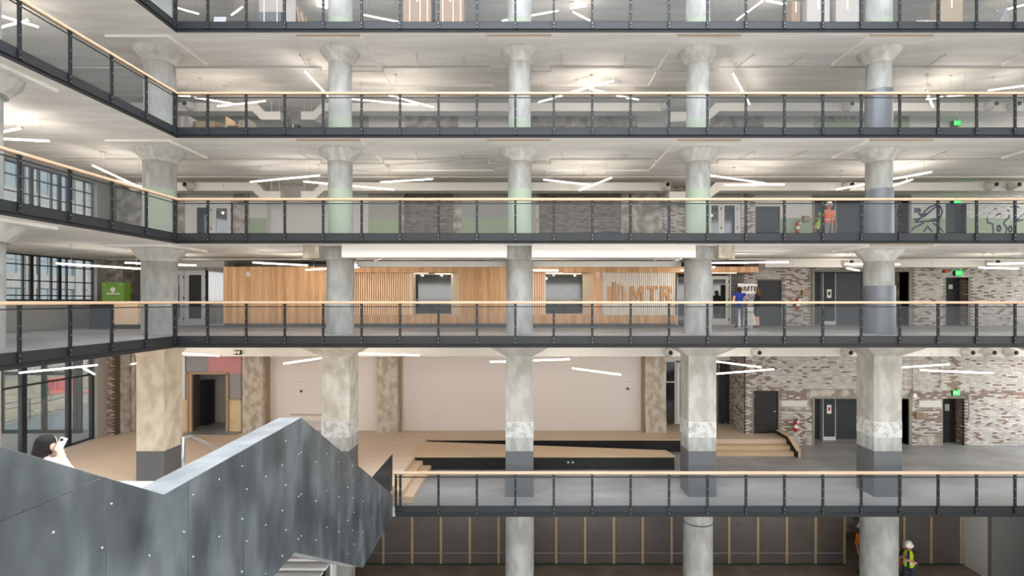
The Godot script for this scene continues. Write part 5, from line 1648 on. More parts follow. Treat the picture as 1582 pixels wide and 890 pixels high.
# ---------------------------------------------------------------- basement
func basement() -> void:
	var f := -3.5
	var d := 20.1
	var t := thing("stud_partition", Vector3(0, f, -d), "bare timber stud partition covered in dusty plastic sheet, basement", "partition")
	var px := 503.0
	var last := 0.0
	while px < 1320.0:
		var x := (px - 811.0) / 820.0 * d
		box(t, "stud", M.lumber, x - 0.045, x + 0.045, f, -0.36, d, d + 0.09)
		if last != 0.0:
			box(t, "plastic_sheet", M.sheet_plastic, last + 0.045, x - 0.045, f + 0.05, -0.36, d + 0.03, d + 0.034)
		last = x
		px += 44.55
	box(t, "sole_plate", M.sole_green, -7.623, 12.134, f, f + 0.05, d - 0.02, d + 0.1)
	box(t, "wrinkle_batten", M.sheet_grey, -7.623, 12.134, f + 0.42, f + 0.45, d + 0.012, d + 0.03)
	var t2 := thing("stud_partition", Vector3(15.418, f, -d), "short stud partition behind the worker in lime vest, basement", "partition")
	last = 0.0
	for q in [1380.0, 1397.0, 1439.0, 1485.0]:
		var x: float = (q - 811.0) / 820.0 * d
		box(t2, "stud", M.lumber, x - 0.04, x + 0.04, f, -0.36, d, d + 0.09)
		if last != 0.0:
			box(t2, "plastic_sheet", M.sheet_plastic, last + 0.04, x - 0.04, f + 0.05, -0.36, d + 0.03, d + 0.034)
		last = x
	box(t2, "sole_plate", M.sole_green, 13.947, 16.619, f, f + 0.05, d - 0.02, d + 0.1)
	tag(box(self, "wall_side", M.wall_light, 16.62, 16.9, f, -0.36, 19.06, 22.9), "pale basement side wall beyond the short stud partition", "wall", "", "structure")
	tag(box(self, "wall_back", M.concrete_grey, 16.62, 24.3, f, -0.36, 18.9, 19.06), "plain grey concrete basement wall facing the atrium", "wall", "", "structure")
	tag(box(self, "wall_back", M.rough_wall, STREET, 16.9, f, -0.36, 23.0, 23.3), "rough dark wall behind the basement stud partition", "wall", "", "structure")
	# wrapped equipment behind the sheet
	var eq := thing("wrapped_equipment", Vector3(5.145, f, -21.2), "pale film-wrapped equipment standing behind the plastic partition", "equipment")
	put(eq, "wrapped_body", front_prism([Vector2(3.688, f), Vector2(6.377, f), Vector2(6.377, f + 2.05), Vector2(3.867, f + 2.05), Vector2(3.662, f + 1.8)], 21.0, 22.0), M.card_white)
	box(eq, "pallet", M.lumber, 3.688, 6.377, f, f + 0.12, 20.95, 22.0)
	var rb := thing("warning_flag", Vector3(11.314, f + 2, -20.3), "red cloth hanging behind the plastic partition", "cloth")
	put(rb, "cloth", front_prism([Vector2(11.165, -1.0), Vector2(11.462, -0.9), Vector2(11.487, -2.0), Vector2(11.289, -2.5), Vector2(11.165, -1.9)], 20.25, 20.28), M.red)
	box(rb, "cord", M.ink, 11.314 - 0.01, 11.314 + 0.01, -0.95, -0.36, 20.26, 20.27)
	# white steps glimpsed under the stair
	var ws := thing("white_steps", Vector3(-7.319, -2.4, -17.6), "white painted steps glimpsed under the steel stair", "steps")
	for k in 5:
		box(ws, "step", M.white_paint, -8.106, -6.137 - k * 0.12, -1.80 - k * 0.16, -1.72 - k * 0.16, 16.9 - k * 0.25, 17.3 - k * 0.25)
	box(ws, "stringer", M.white_paint, -8.106, -8.023, f, -1.72, 15.8, 17.3)
	box(ws, "stringer", M.white_paint, -6.199, -6.137, f, -1.72, 16.9, 17.3)

# ---------------------------------------------------------------- ducts, pipes, nozzles
func nozzle(x: float, y: float, label: String, group: String) -> void:
	var t := thing("air_nozzle", Vector3(x, y, -22.3), label, "air nozzle", group)
	var st := begin()
	st.set_smooth_group(0)
	add_tube(st, [Vector3(x, y, -22.299), Vector3(x, y, -22.2), Vector3(x, y, -22.0), Vector3(x, y, -21.9)], 0.21, 20, true, 0.1)
	put(t, "cone", done(st), M.duct_paint)
	put(t, "throat_shade", tube([Vector3(x, y, -21.9), Vector3(x, y, -21.88)], 0.088, 16), M.black)  # black disc stands in for the shade inside the open nozzle

func services() -> void:
	var d0 := 22.3
	var d1 := 22.9
	for i in [3, 4]:
		var c: float = UNDER[i + 1]
		var hi := c - 0.19
		var lo := c - 0.54
		var low_hi := hi - 0.37
		var low_lo := lo - 0.36
		var nm: String = ORDINAL[i]
		var a := thing("duct", Vector3(-13.081, lo, -22.6), "white square duct stepping down at the street end, %s floor" % nm, "duct")
		put(a, "body", front_prism([Vector2(-16.616, lo), Vector2(-11.449, lo), Vector2(-11.096, low_lo), Vector2(-10.280, low_lo), Vector2(-10.280, low_hi), Vector2(-10.960, low_hi), Vector2(-11.286, hi), Vector2(-16.616, hi)], d0, d1), M.duct_paint)
		for q in [305.0, 345.0]:
			var x: float = (q - 811.0) / 820.0 * d0
			box(a, "flange", M.duct_paint, x - 0.015, x + 0.015, lo - 0.015, hi + 0.015, d0 - 0.015, d1)
		for q in [416.0, 428.0]:
			var x: float = (q - 811.0) / 820.0 * d0
			put(a, "hanger", tube([Vector3(x, low_hi, -22.5), Vector3(x, c, -22.5)], 0.018, 6), M.rod)
		var b := thing("duct", Vector3(-3.019, lo, -22.6), "long white square duct behind the middle columns, %s floor" % nm, "duct")
		put(b, "body", front_prism([Vector2(-9.410, low_lo), Vector2(-8.838, low_lo), Vector2(-8.458, lo), Vector2(6.119, lo), Vector2(6.119, hi), Vector2(-8.539, hi), Vector2(-8.893, low_hi), Vector2(-9.410, low_hi)], d0, d1), M.duct_paint)
		for q in [560.0, 655.0, 750.0, 850.0, 945.0]:
			var x: float = (q - 811.0) / 820.0 * d0
			box(b, "flange", M.duct_paint, x - 0.012, x + 0.012, lo - 0.012, hi + 0.012, d0 - 0.012, d1)
		for q in [467.0, 478.0]:
			var x: float = (q - 811.0) / 820.0 * d0
			put(b, "hanger", tube([Vector3(x, low_hi, -22.5), Vector3(x, c, -22.5)], 0.018, 6), M.rod)
		var e := thing("duct", Vector3(13.298, lo, -22.6), "white square duct rising beside the lifts, %s floor" % nm, "duct")
		put(e, "body", front_prism([Vector2(6.065, low_lo - 0.1), Vector2(7.723, low_lo), Vector2(8.186, lo), Vector2(24.0, lo), Vector2(24.0, hi), Vector2(8.023, hi), Vector2(7.642, low_hi), Vector2(6.065, low_hi - 0.02)], d0, d1), M.duct_paint)
		for q in [1225.0, 1280.0, 1420.0, 1500.0]:
			var x: float = (q - 811.0) / 820.0 * d0
			box(e, "flange", M.duct_paint, x - 0.012, x + 0.012, lo - 0.012, hi + 0.012, d0 - 0.012, d1)
		for q in [[290, "street end of the duct"], [1030, "end of the long middle duct"], [1312, "lift-side duct behind the jacketed column"], [1533, ""], [1568, ""]]:
			var x: float = (q[0] - 811.0) / 820.0 * 22.1
			nozzle(x, (hi + lo) / 2, "round white air nozzle on the %s, %s floor" % [q[1], nm] if q[1] != "" else "round white air nozzle at the far end of the duct, %s floor" % nm, "air nozzles, %s floor" % nm)
	var c2: float = UNDER[3]
	var e2 := thing("duct", Vector3(14.658, c2 - 0.5, -22.6), "white square duct along the brick wall, second floor", "duct")
	box(e2, "body", M.duct_paint, 10.089, 24.0, c2 - 0.40, c2 - 0.09, d0, d1)
	for q in [1225.0, 1440.0]:
		var x: float = (q - 811.0) / 820.0 * d0
		box(e2, "flange", M.duct_paint, x - 0.012, x + 0.012, c2 - 0.41, c2 - 0.08, d0 - 0.012, d1)
	nozzle(13.476, c2 - 0.22, "round white air nozzle above the second-floor lift lobby", "air nozzles, second floor")
	nozzle(19.513, c2 - 0.22, "round white air nozzle at the far end of the second-floor duct", "air nozzles, second floor")
	var e1 := thing("duct", Vector3(0, 4.15, -22.6), "long white bulkhead duct under the second-floor slab, first floor", "duct")
	box(e1, "body", M.duct_paint, -14.341, 24.0, 4.17, 4.95, 22.3, 23.2)
	for q in [420.0, 560.0, 720.0, 880.0, 1000.0, 1140.0, 1275.0, 1450.0]:
		var x: float = (q - 811.0) / 820.0 * d0
		box(e1, "flange", M.duct_paint, x - 0.012, x + 0.012, 4.16, 4.95, 22.285, 22.3)
	for q in [[1034, "beyond the square column"], [1170, "above the black door"], [1310, "above the lift lobby"], [1497, ""], [1530, ""], [1563, ""]]:
		nozzle((q[0] - 811.0) / 820.0 * 22.1, 4.36, "round white air nozzle on the bulkhead duct " + q[1] if q[1] != "" else "round white air nozzle above the exit door end, first floor", "air nozzles, first floor")
	var lamp := thing("emergency_light", Vector3(-12.048, 4.42, -22.28), "twin-headed emergency light on the bulkhead over the temporary doorway", "emergency light")
	box(lamp, "case", M.ink, -12.183, -11.885, 4.253, 4.429, 22.2, 22.2995)
	for q in [363.5, 369.0]:
		put(lamp, "head", front_prism(circle((q - 811.0) / 820.0 * 22.2, 4.348, 0.06, 12), 22.16, 22.2), M.duct_paint)
	var lamp2 := thing("emergency_light", Vector3(-8.772, 4.42, -22.28), "twin-headed emergency light half hidden by a square column", "emergency light")
	box(lamp2, "case", M.ink, -8.853, -8.636, 4.307, 4.470, 22.2, 22.2995)
	put(lamp2, "head", front_prism(circle(-8.799, 4.388, 0.06, 12), 22.16, 22.2), M.duct_paint)
	# sprinkler mains and branches under the ceilings
	for i in [3, 4]:
		var c: float = UNDER[i + 1]
		var d := 19.3
		var hi := c - 0.04
		var lo := c - 0.17
		var pts := [Vector3(STREET + 1, hi, -d)]
		for k in [1, 2, 3]:
			var x: float = COLS[k]
			pts.append_array([Vector3(x - 1.12, hi, -d), Vector3(x - 1.12, lo, -d), Vector3(x + 1.12, lo, -d), Vector3(x + 1.12, hi, -d)])
		pts.append(Vector3(24.0, hi, -d))
		var t := thing("sprinkler_pipe", Vector3(0, c, -d), "white sprinkler pipe stepping under the column panels, %s floor" % ORDINAL[i], "pipe")
		put(t, "main", tube(pts, 0.03, 8, false), M.duct_paint)
		for x in [-7.9, -3.9, -2.3, 1.4, 3.6, 7.7, 9.5, 14.6]:
			var s: float = 0.35 if int(x * 10) % 2 else -0.3
			put(t, "branch", tube([Vector3(x, hi, -d), Vector3(x + s * 0.5, hi, -d + 1.1)], 0.016, 6), M.duct_paint)
			put(t, "head", lathe([[0.0, hi - 0.10], [0.03, hi - 0.09], [0.02, hi - 0.05], [0.02, hi]], 10, Vector3(x + s * 0.5, 0, -d + 1.1)), M.duct_paint)
		var t2 := thing("conduit_run", Vector3(0, c, -21.8), "thin white conduit run near the rear duct, %s floor" % ORDINAL[i], "conduit")
		put(t2, "pipe", tube([Vector3(-17, c - 0.1, -21.7), Vector3(24.0, c - 0.1, -21.7)], 0.025, 8), M.duct_paint)
		for x in [-11.5, -4.6, 1.9, 7.6, 14.2]:
			put(t2, "clamp", tube([Vector3(x, c - 0.16, -21.7), Vector3(x, c - 0.002, -21.7)], 0.014, 6), M.rod)
	var c3: float = UNDER[3]
	var t3 := thing("sprinkler_pipe", Vector3(0, c3, -20), "white sprinkler pipes close under the ceiling, second floor", "pipe")
	put(t3, "main", tube([Vector3(-17, c3 - 0.05, -19.3), Vector3(COLS[1] - 1.0, c3 - 0.05, -19.3)], 0.025, 8), M.duct_paint)
	put(t3, "main", tube([Vector3(COLS[3] + 1.0, c3 - 0.05, -19.3), Vector3(24, c3 - 0.05, -19.3)], 0.025, 8), M.duct_paint)
	put(t3, "branch", tube([Vector3(-17, c3 - 0.12, -21.6), Vector3(24, c3 - 0.12, -21.6)], 0.03, 8), M.duct_paint)
	for q in [[558, 0], [1022, 0]]:
		var px: float = q[0]
		var x := (px - 811.0) / 820.0 * 21.0
		var u := thing("fan_unit", Vector3(x, c3 - 0.4, -21.0), "small white ceiling unit hung above the oak front beside %s" % ["the slatted window" if px < 800 else "the MTR sign"], "ceiling unit")
		box(u, "tray", M.duct_paint, x - 0.3, x + 0.35, c3 - 0.42, c3 - 0.36, 20.8, 21.4)
		put(u, "arm", tube([Vector3(x + 0.2, c3 - 0.36, -21.0), Vector3(x + 0.9, c3 - 0.1, -21.0)], 0.03, 6), M.duct_paint)
		box(u, "bracket", M.duct_paint, x - 0.28, x - 0.2, c3 - 0.36, c3, 21.0, 21.1)

# ---------------------------------------------------------------- tube lights
func tube_light(v: Array, level: int, ceiling_: float, label: String, group: String) -> void:
	var a := Vector3(v[0], v[1], -v[2])
	var b := Vector3(v[3], v[1], -v[4])
	var dir := (b - a).normalized()
	var t := thing("tube_light", (a + b) / 2, label, "tube light", group)
	var st := begin()
	st.set_smooth_group(0)
	add_tube(st, [a, b], 0.031, 12)
	put(t, "led_tube", done(st), M.led)
	for p in [[a, -1.0], [b, 1.0]]:
		put(t, "end_cap", tube([p[0], p[0] + dir * 0.02 * p[1]], 0.033, 12), M.duct_paint)
	var ht := b.distance_to(a)
	if ceiling_ > v[1]:
		for s in [0.15, 0.85]:
			var p := a.lerp(b, s)
			put(t, "hanger", tube([p + Vector3.UP * 0.03, Vector3(p.x, under_panel(p, ceiling_, level), p.z)], 0.004, 5), M.rod)
		var m := a.lerp(b, 0.15)
		put(t, "ceiling_rose", lathe([[0.05, under_panel(m, ceiling_, level) - 0.03], [0.06, under_panel(m, ceiling_, level) - 0.001]], 12, Vector3(m.x, 0, m.z)), M.duct_paint)
	for s in ([0.17, 0.5, 0.83] if ht > 1.6 else [0.5]):
		var l := OmniLight3D.new()
		l.name = "tube_glow"
		l.light_color = Color(1.0, 0.955, 0.91)
		l.light_energy = LAMP
		l.light_size = 0.05
		l.omni_range = 40.0
		l.omni_attenuation = 2.0
		l.shadow_enabled = true
		t.add_child(l, true)
		l.global_position = a.lerp(b, s) - Vector3.UP * 0.09

const LAMP := 0.3

# height of the ceiling over a point, allowing for the thickened panels
func under_panel(p: Vector3, c: float, level: int) -> float:
	for k in COLS.size():
		var deep := 20.9 if level in [3, 4] and k in [1, 2, 3] else 19.07
		if absf(p.x - COLS[k]) < 1.02 and p.z > -deep and level > 1 and not (level == 2 and k in [1, 2, 3]):
			return c - 0.08
	if level == 2 and p.x > -5.9 and p.x < 5.5 and p.z > -18.9:
		return c - 0.62
	return c - 0.06 if level in [3, 4] and p.z < -20.85 and p.z > -21.55 and p.x > -5.3 and p.x < 4.9 else c

func tubes() -> void:
	var sets := {
		5: [[-13.369, 17.719, 20.263, -12.749, 20.743], [-11.492, 17.712, 20.801, -10.732, 20.207], [-8.185, 18.127, 20.908, -7.614, 21.093], [-7.922, 18.293, 20.887, -7.699, 21.115], [-6.148, 17.413, 20.245, -4.912, 20.762], [-0.879, 17.375, 20.595, -0.274, 20.406], [0.101, 17.608, 20.700, 1.288, 20.303], [1.800, 18.132, 21.084, 2.423, 20.917], [1.840, 17.777, 20.674, 2.602, 21.337], [8.467, 17.738, 21.232, 8.918, 19.817], [9.190, 18.006, 20.312, 10.472, 20.691], [18.437, 17.805, 20.738, 19.056, 20.267]],
		4: [[-14.897, 14.513, 14.700, -14.226, 15.523], [-15.996, 14.244, 15.413, -13.637, 14.608], [-7.642, 14.478, 18.377, -7.674, 20.769], [-6.725, 14.300, 20.500, -4.273, 21.109], [-5.095, 14.179, 19.800, -3.628, 21.037], [1.758, 14.585, 20.590, 3.296, 19.443], [2.405, 14.466, 19.916, 3.093, 20.287], [0.536, 14.343, 20.949, 1.433, 20.263], [3.541, 14.470, 20.590, 4.498, 21.014], [7.282, 14.506, 18.624, 9.139, 21.595], [14.885, 14.308, 19.699, 16.433, 21.369], [15.802, 14.452, 20.900, 16.283, 20.701], [15.995, 14.255, 20.085, 16.627, 19.915], [17.662, 14.533, 20.255, 18.764, 19.751], [-13.472, 14.431, 20.420, -12.976, 20.581], [-12.582, 14.244, 20.190, -11.476, 20.819], [-12.209, 14.237, 21.076, -10.015, 20.531]],
		3: [[-15.477, 11.174, 15.091, -13.578, 14.329], [-15.141, 11.064, 14.851, -13.563, 15.152], [-14.508, 11.054, 17.782, -15.505, 21.585], [-14.602, 10.763, 18.114, -14.276, 19.977], [-10.622, 11.110, 20.543, -7.509, 19.485], [-8.301, 10.978, 19.902, -5.259, 21.349], [-5.513, 11.037, 20.272, -3.417, 19.735], [0.668, 10.976, 19.573, 2.483, 20.446], [2.236, 11.025, 21.699, 3.198, 19.427], [6.708, 11.089, 19.367, 9.329, 20.676], [7.738, 10.992, 20.534, 10.008, 20.466], [12.428, 10.949, 21.186, 13.054, 20.045], [13.915, 11.189, 20.784, 14.784, 19.273], [14.384, 11.019, 21.484, 14.429, 19.786]],
		2: [[-14.863, 7.687, 16.788, -14.080, 19.871], [-14.853, 7.918, 19.708, -13.098, 21.142], [-9.880, 7.896, 19.244, -8.530, 20.818], [-8.803, 7.750, 21.356, -6.072, 19.526], [-6.469, 7.855, 20.018, -3.580, 20.385], [-0.281, 7.890, 20.917, 3.108, 19.160], [-0.271, 7.682, 20.188, 1.282, 20.617], [6.346, 7.738, 21.594, 6.931, 19.331], [6.769, 7.945, 20.256, 9.803, 19.750], [12.236, 7.912, 20.311, 14.468, 20.490], [11.972, 7.731, 19.792, 13.515, 21.477], [17.659, 7.910, 20.281, 18.741, 19.727], [17.161, 7.763, 20.103, 19.241, 20.706]],
		1: [[-16.758, 4.118, 17.595, -15.902, 19.727], [-16.671, 3.986, 20.015, -14.643, 18.083], [-14.914, 4.100, 20.082, -15.038, 20.936], [-13.802, 4.395, 21.314, -11.666, 20.311], [-8.734, 4.235, 19.149, -7.875, 21.598], [-6.951, 4.391, 21.429, -4.067, 20.588], [-1.336, 4.174, 20.291, -0.275, 20.510], [0.098, 4.236, 20.178, 1.736, 20.627], [1.881, 3.841, 20.962, 3.475, 19.123], [7.469, 4.081, 21.564, 8.615, 19.355], [6.683, 3.829, 19.295, 9.721, 20.758], [13.712, 3.979, 19.937, 16.851, 21.096], [15.216, 3.835, 20.421, 17.302, 19.596]],
	}
	for i in sets:
		for v in sets[i]:
			var wing: bool = v[0] < -11.5
			tube_light(v, i, UNDER[i + 1], "slim white LED tube light hung at an angle %s, %s floor" % ["over the street-side wing" if wing else "over the long balcony", ORDINAL[i]], "tube lights, %s floor%s" % [ORDINAL[i], " wing" if wing else ""])

# ---------------------------------------------------------------- people
# bones: [from, to, radius at from, radius at to, colour]; meshed as one continuous surface
func body_mesh(bones: Array, cell: float, blend: float) -> ArrayMesh:
	var lo := Vector3.INF
	var hi := -Vector3.INF
	for b in bones:
		var m: float = maxf(b[2], b[3]) + 0.06
		for p in [b[0], b[1]]:
			lo = lo.min(p - Vector3.ONE * m)
			hi = hi.max(p + Vector3.ONE * m)
	var n := Vector3i(((hi - lo) / cell).ceil()) + Vector3i.ONE
	var field := PackedFloat32Array()
	field.resize(n.x * n.y * n.z)
	field.fill(1.0)
	var near := PackedFloat32Array()
	near.resize(field.size())
	near.fill(9.0)
	var who := PackedByteArray()
	who.resize(field.size())
	for bi in bones.size():
		var b: Array = bones[bi]
		var a: Vector3 = b[0]
		var ab: Vector3 = b[1] - a
		var l2 := maxf(ab.length_squared(), 1e-6)
		var m: float = maxf(b[2], b[3]) + 0.06
		var i0 := Vector3i(((a.min(b[1]) - Vector3.ONE * m - lo) / cell).floor()).max(Vector3i.ZERO)
		var i1 := Vector3i(((a.max(b[1]) + Vector3.ONE * m - lo) / cell).ceil()).min(n - Vector3i.ONE)
		for x in range(i0.x, i1.x + 1):
			for y in range(i0.y, i1.y + 1):
				for z in range(i0.z, i1.z + 1):
					var p := lo + Vector3(x, y, z) * cell
					var h := clampf((p - a).dot(ab) / l2, 0.0, 1.0)
					var s := p.distance_to(a + ab * h) - lerpf(b[2], b[3], h)
					var k := (x * n.y + y) * n.z + z
					if s < near[k]:
						near[k] = s
						who[k] = bi
					var f := field[k]
					var w := maxf(blend - absf(f - s), 0.0) / blend
					field[k] = minf(f, s) - w * w * blend * 0.25
	var verts := PackedVector3Array()
	var norms := PackedVector3Array()
	var cols := PackedColorArray()
	var idx := PackedInt32Array()
	var at := {}
	var sx := n.y * n.z
	var sy := n.z
	for x in n.x - 1:
		for y in n.y - 1:
			for z in n.z - 1:
				var k := x * sx + y * sy + z
				var v := [field[k], field[k + 1], field[k + sy], field[k + sy + 1], field[k + sx], field[k + sx + 1], field[k + sx + sy], field[k + sx + sy + 1]]
				var inside := 0
				for q in v:
					if q < 0.0:
						inside += 1
				if inside == 0 or inside == 8:
					continue
				var sum := Vector3.ZERO
				var cnt := 0
				for e in [[0, 1], [2, 3], [4, 5], [6, 7], [0, 2], [1, 3], [4, 6], [5, 7], [0, 4], [1, 5], [2, 6], [3, 7]]:
					var fa: float = v[e[0]]
					var fb: float = v[e[1]]
					if (fa < 0.0) != (fb < 0.0):
						var t := fa / (fa - fb)
						var pa := Vector3(e[0] >> 2, (e[0] >> 1) & 1, e[0] & 1)
						var pb := Vector3(e[1] >> 2, (e[1] >> 1) & 1, e[1] & 1)
						sum += pa.lerp(pb, t)
						cnt += 1
				at[k] = verts.size()
				verts.append(lo + (Vector3(x, y, z) + sum / cnt) * cell)
				norms.append(Vector3(v[4] + v[5] + v[6] + v[7] - v[0] - v[1] - v[2] - v[3], v[2] + v[3] + v[6] + v[7] - v[0] - v[1] - v[4] - v[5], v[1] + v[3] + v[5] + v[7] - v[0] - v[2] - v[4] - v[6]).normalized())
				cols.append(bones[who[k]][4])
	for k in at:
		var f0 := field[k]
		for e in [[sx, sy, 1], [sy, 1, sx], [1, sx, sy]]:
			var f1 := field[k + e[0]]
			if (f0 < 0.0) == (f1 < 0.0):
				continue
			var q := [k, k - e[1], k - e[1] - e[2], k - e[2]]
			if not (at.has(q[1]) and at.has(q[2]) and at.has(q[3])):
				continue
			var i := [at[q[0]], at[q[1]], at[q[2]], at[q[3]]]
			if f0 < 0.0:
				idx.append_array(PackedInt32Array([i[0], i[2], i[1], i[0], i[3], i[2]]))
			else:
				idx.append_array(PackedInt32Array([i[0], i[1], i[2], i[0], i[2], i[3]]))
	var arr := []
	arr.resize(Mesh.ARRAY_MAX)
	arr[Mesh.ARRAY_VERTEX] = verts
	arr[Mesh.ARRAY_NORMAL] = norms
	arr[Mesh.ARRAY_COLOR] = cols
	arr[Mesh.ARRAY_INDEX] = idx
	var am := ArrayMesh.new()
	am.add_surface_from_arrays(Mesh.PRIMITIVE_TRIANGLES, arr)
	return am

func lin(r: float, g_: float, b: float) -> Color:
	return Color(r, g_, b).srgb_to_linear()

# j: joint overrides in body space (x to the person's left, y up, z forward); c: colours; returns the person's node
func person(label: String, at: Vector3, yaw: float, height: float, j: Dictionary, c: Dictionary, cell := 0.02) -> Node3D:
	var s := height / 1.70
	var J := {
		"hip_l": Vector3(0.09, 0.92, 0), "hip_r": Vector3(-0.09, 0.92, 0), "knee_l": Vector3(0.10, 0.50, 0.02), "knee_r": Vector3(-0.10, 0.50, 0.02),
		"ank_l": Vector3(0.10, 0.09, -0.02), "ank_r": Vector3(-0.10, 0.09, -0.02), "toe_l": Vector3(0.12, 0.04, 0.14), "toe_r": Vector3(-0.12, 0.04, 0.14),
		"pelvis": Vector3(0, 0.96, 0), "waist": Vector3(0, 1.08, 0.0), "chest": Vector3(0, 1.27, 0), "neck": Vector3(0, 1.44, -0.01), "skull": Vector3(0, 1.585, 0.015),
		"sho_l": Vector3(0.175, 1.385, 0), "sho_r": Vector3(-0.175, 1.385, 0), "elb_l": Vector3(0.235, 1.12, -0.02), "elb_r": Vector3(-0.235, 1.12, -0.02),
		"wri_l": Vector3(0.25, 0.88, 0.05), "wri_r": Vector3(-0.25, 0.88, 0.05)}
	for k in j:
		J[k] = j[k]
	for k in J:
		J[k] *= s
	var skin_: Color = c.skin
	var top: Color = c.top
	var leg: Color = c.leg
	var shin: Color = c.get("shin", leg)
	var sleeve: Color = c.get("sleeve", top)
	var fore: Color = c.get("fore", skin_)
	var shoe: Color = c.get("shoe", lin(0.1, 0.1, 0.1))
	var hair: Color = c.hair
	var face: Vector3 = j.get("face", Vector3(0, 0, 1)).normalized()
	var up: Vector3 = (J.skull - J.neck).normalized()
	var ear := up.cross(face).normalized()
	var bones := [
		[J.hip_l, J.knee_l, 0.088 * s, 0.06 * s, leg], [J.hip_r, J.knee_r, 0.088 * s, 0.06 * s, leg],
		[J.knee_l, J.ank_l, 0.058 * s, 0.04 * s, shin], [J.knee_r, J.ank_r, 0.058 * s, 0.04 * s, shin],
		[J.ank_l, J.toe_l, 0.045 * s, 0.035 * s, shoe], [J.ank_r, J.toe_r, 0.045 * s, 0.035 * s, shoe],
		[J.hip_l, J.hip_r, 0.095 * s, 0.095 * s, leg], [J.pelvis, J.waist, 0.12 * s, 0.115 * s, c.get("belt", leg)], [J.waist, J.chest, 0.12 * s, 0.13 * s, top],
		[J.sho_l, J.sho_r, 0.07 * s, 0.07 * s, top], [J.chest, J.neck, 0.13 * s, 0.055 * s, top], [J.neck, J.skull, 0.05 * s, 0.055 * s, skin_],
		[J.sho_l, J.elb_l, 0.055 * s, 0.042 * s, sleeve], [J.sho_r, J.elb_r, 0.055 * s, 0.042 * s, sleeve],
		[J.elb_l, J.wri_l, 0.04 * s, 0.028 * s, fore], [J.elb_r, J.wri_r, 0.04 * s, 0.028 * s, fore],
		[J.skull, J.skull + up * 0.035 * s, 0.09 * s, 0.085 * s, skin_], [J.skull + face * 0.03 * s, J.skull + face * 0.035 * s - up * 0.06 * s, 0.065 * s, 0.05 * s, skin_],
		[J.skull + face * 0.1 * s, J.skull + face * 0.112 * s - up * 0.03 * s, 0.012 * s, 0.016 * s, skin_],
		[J.skull + ear * 0.09 * s, J.skull + ear * 0.09 * s - up * 0.02 * s, 0.018 * s, 0.012 * s, skin_], [J.skull - ear * 0.09 * s, J.skull - ear * 0.09 * s - up * 0.02 * s, 0.018 * s, 0.012 * s, skin_]]
	var hair_len: float = c.get("hair_len", 0.05)
	bones.append([J.skull - face * 0.025 * s + up * 0.035 * s, J.skull - face * 0.04 * s - up * hair_len * s, 0.096 * s, 0.075 * s, hair])
	if c.has("bun"):
		bones.append([J.skull - face * 0.1 * s + up * 0.03 * s, J.skull - face * 0.12 * s + up * 0.05 * s, 0.05 * s, 0.05 * s, hair])
	if c.has("skirt"):
		bones.append([J.pelvis, (J.hip_l + J.hip_r) / 2 - Vector3(0, 0.25, 0) * s, 0.14 * s, 0.16 * s, c.skirt])
	for sd in ["_l", "_r"]:
		var w: Vector3 = J["wri" + sd]
		var dir: Vector3 = (w - J["elb" + sd]).normalized()
		bones.append([w, w + dir * 0.07 * s, 0.03 * s, 0.034 * s, skin_])
	var t := thing("person", at, label, "person")
	var turn := Basis(Vector3.UP, yaw)
	t.transform = Transform3D(turn, at)
	var am := body_mesh(bones, cell, 0.035)
	var fs := begin()
	fs.set_smooth_group(0)
	fs.set_color(skin_)
	for sd in ["_l", "_r"]:
		var w: Vector3 = J["wri" + sd]
		var dir: Vector3 = (w - J["elb" + sd]).normalized()
		var across := dir.cross(Vector3(1, 0, 0) if absf(dir.x) < 0.8 else Vector3(0, 1, 0)).normalized()
		var palm := dir.cross(across).normalized()
		for k in 4:
			var o: Vector3 = w + dir * 0.09 * s + across * (k - 1.5) * 0.019 * s
			var len_: float = [0.062, 0.072, 0.068, 0.052][k] * s
			add_tube(fs, [o, o + dir * len_ * 0.6, o + dir * len_ * 0.9 + palm * len_ * 0.35], 0.0095 * s, 6, true, 0.007 * s)
		var th: Vector3 = w + dir * 0.045 * s - across * 0.03 * s
		add_tube(fs, [th, th + (dir - across * 0.8).normalized() * 0.04 * s, th + (dir * 1.3 - across * 0.5).normalized() * 0.065 * s], 0.011 * s, 6, true, 0.008 * s)
	fs.set_color(lin(0.08, 0.07, 0.07))
	for e in [-1.0, 1.0]:
		var o: Vector3 = J.skull + face * 0.092 * s + ear * e * 0.034 * s + up * 0.005 * s
		add_tube(fs, [o, o + face * 0.006 * s], 0.009 * s, 6)
	fs.set_color(lin(0.55, 0.28, 0.25))
	var mo: Vector3 = J.skull + face * 0.085 * s - up * 0.068 * s
	add_tube(fs, [mo - ear * 0.022 * s, mo + face * 0.006 * s, mo + ear * 0.022 * s], 0.006 * s, 6)
	fs.generate_normals()
	fs.commit(am)
	var b := put(t, "body", am, M.person_cloth, at, turn)
	t.set_meta("head", t.transform * J.skull)
	t.set_meta("crown", s)
	return t

func hard_hat(t: Node3D, m: Material, tilt := 0.0) -> void:
	var p: Vector3 = t.get_meta("head")
	var s: float = t.get_meta("crown")
	var dome := lathe([[0.155, 0.0], [0.155, 0.012], [0.125, 0.018], [0.122, 0.06], [0.10, 0.11], [0.06, 0.14], [0.0, 0.15]], 20)
	put(t, "hard_hat", dome, m, p + Vector3(0, 0.045 * s, 0), t.global_transform.basis * Basis(Vector3.RIGHT, tilt) * Basis.from_scale(Vector3(0.92, 1, 1.1) * s))
	t.remove_meta("head")
	t.remove_meta("crown")

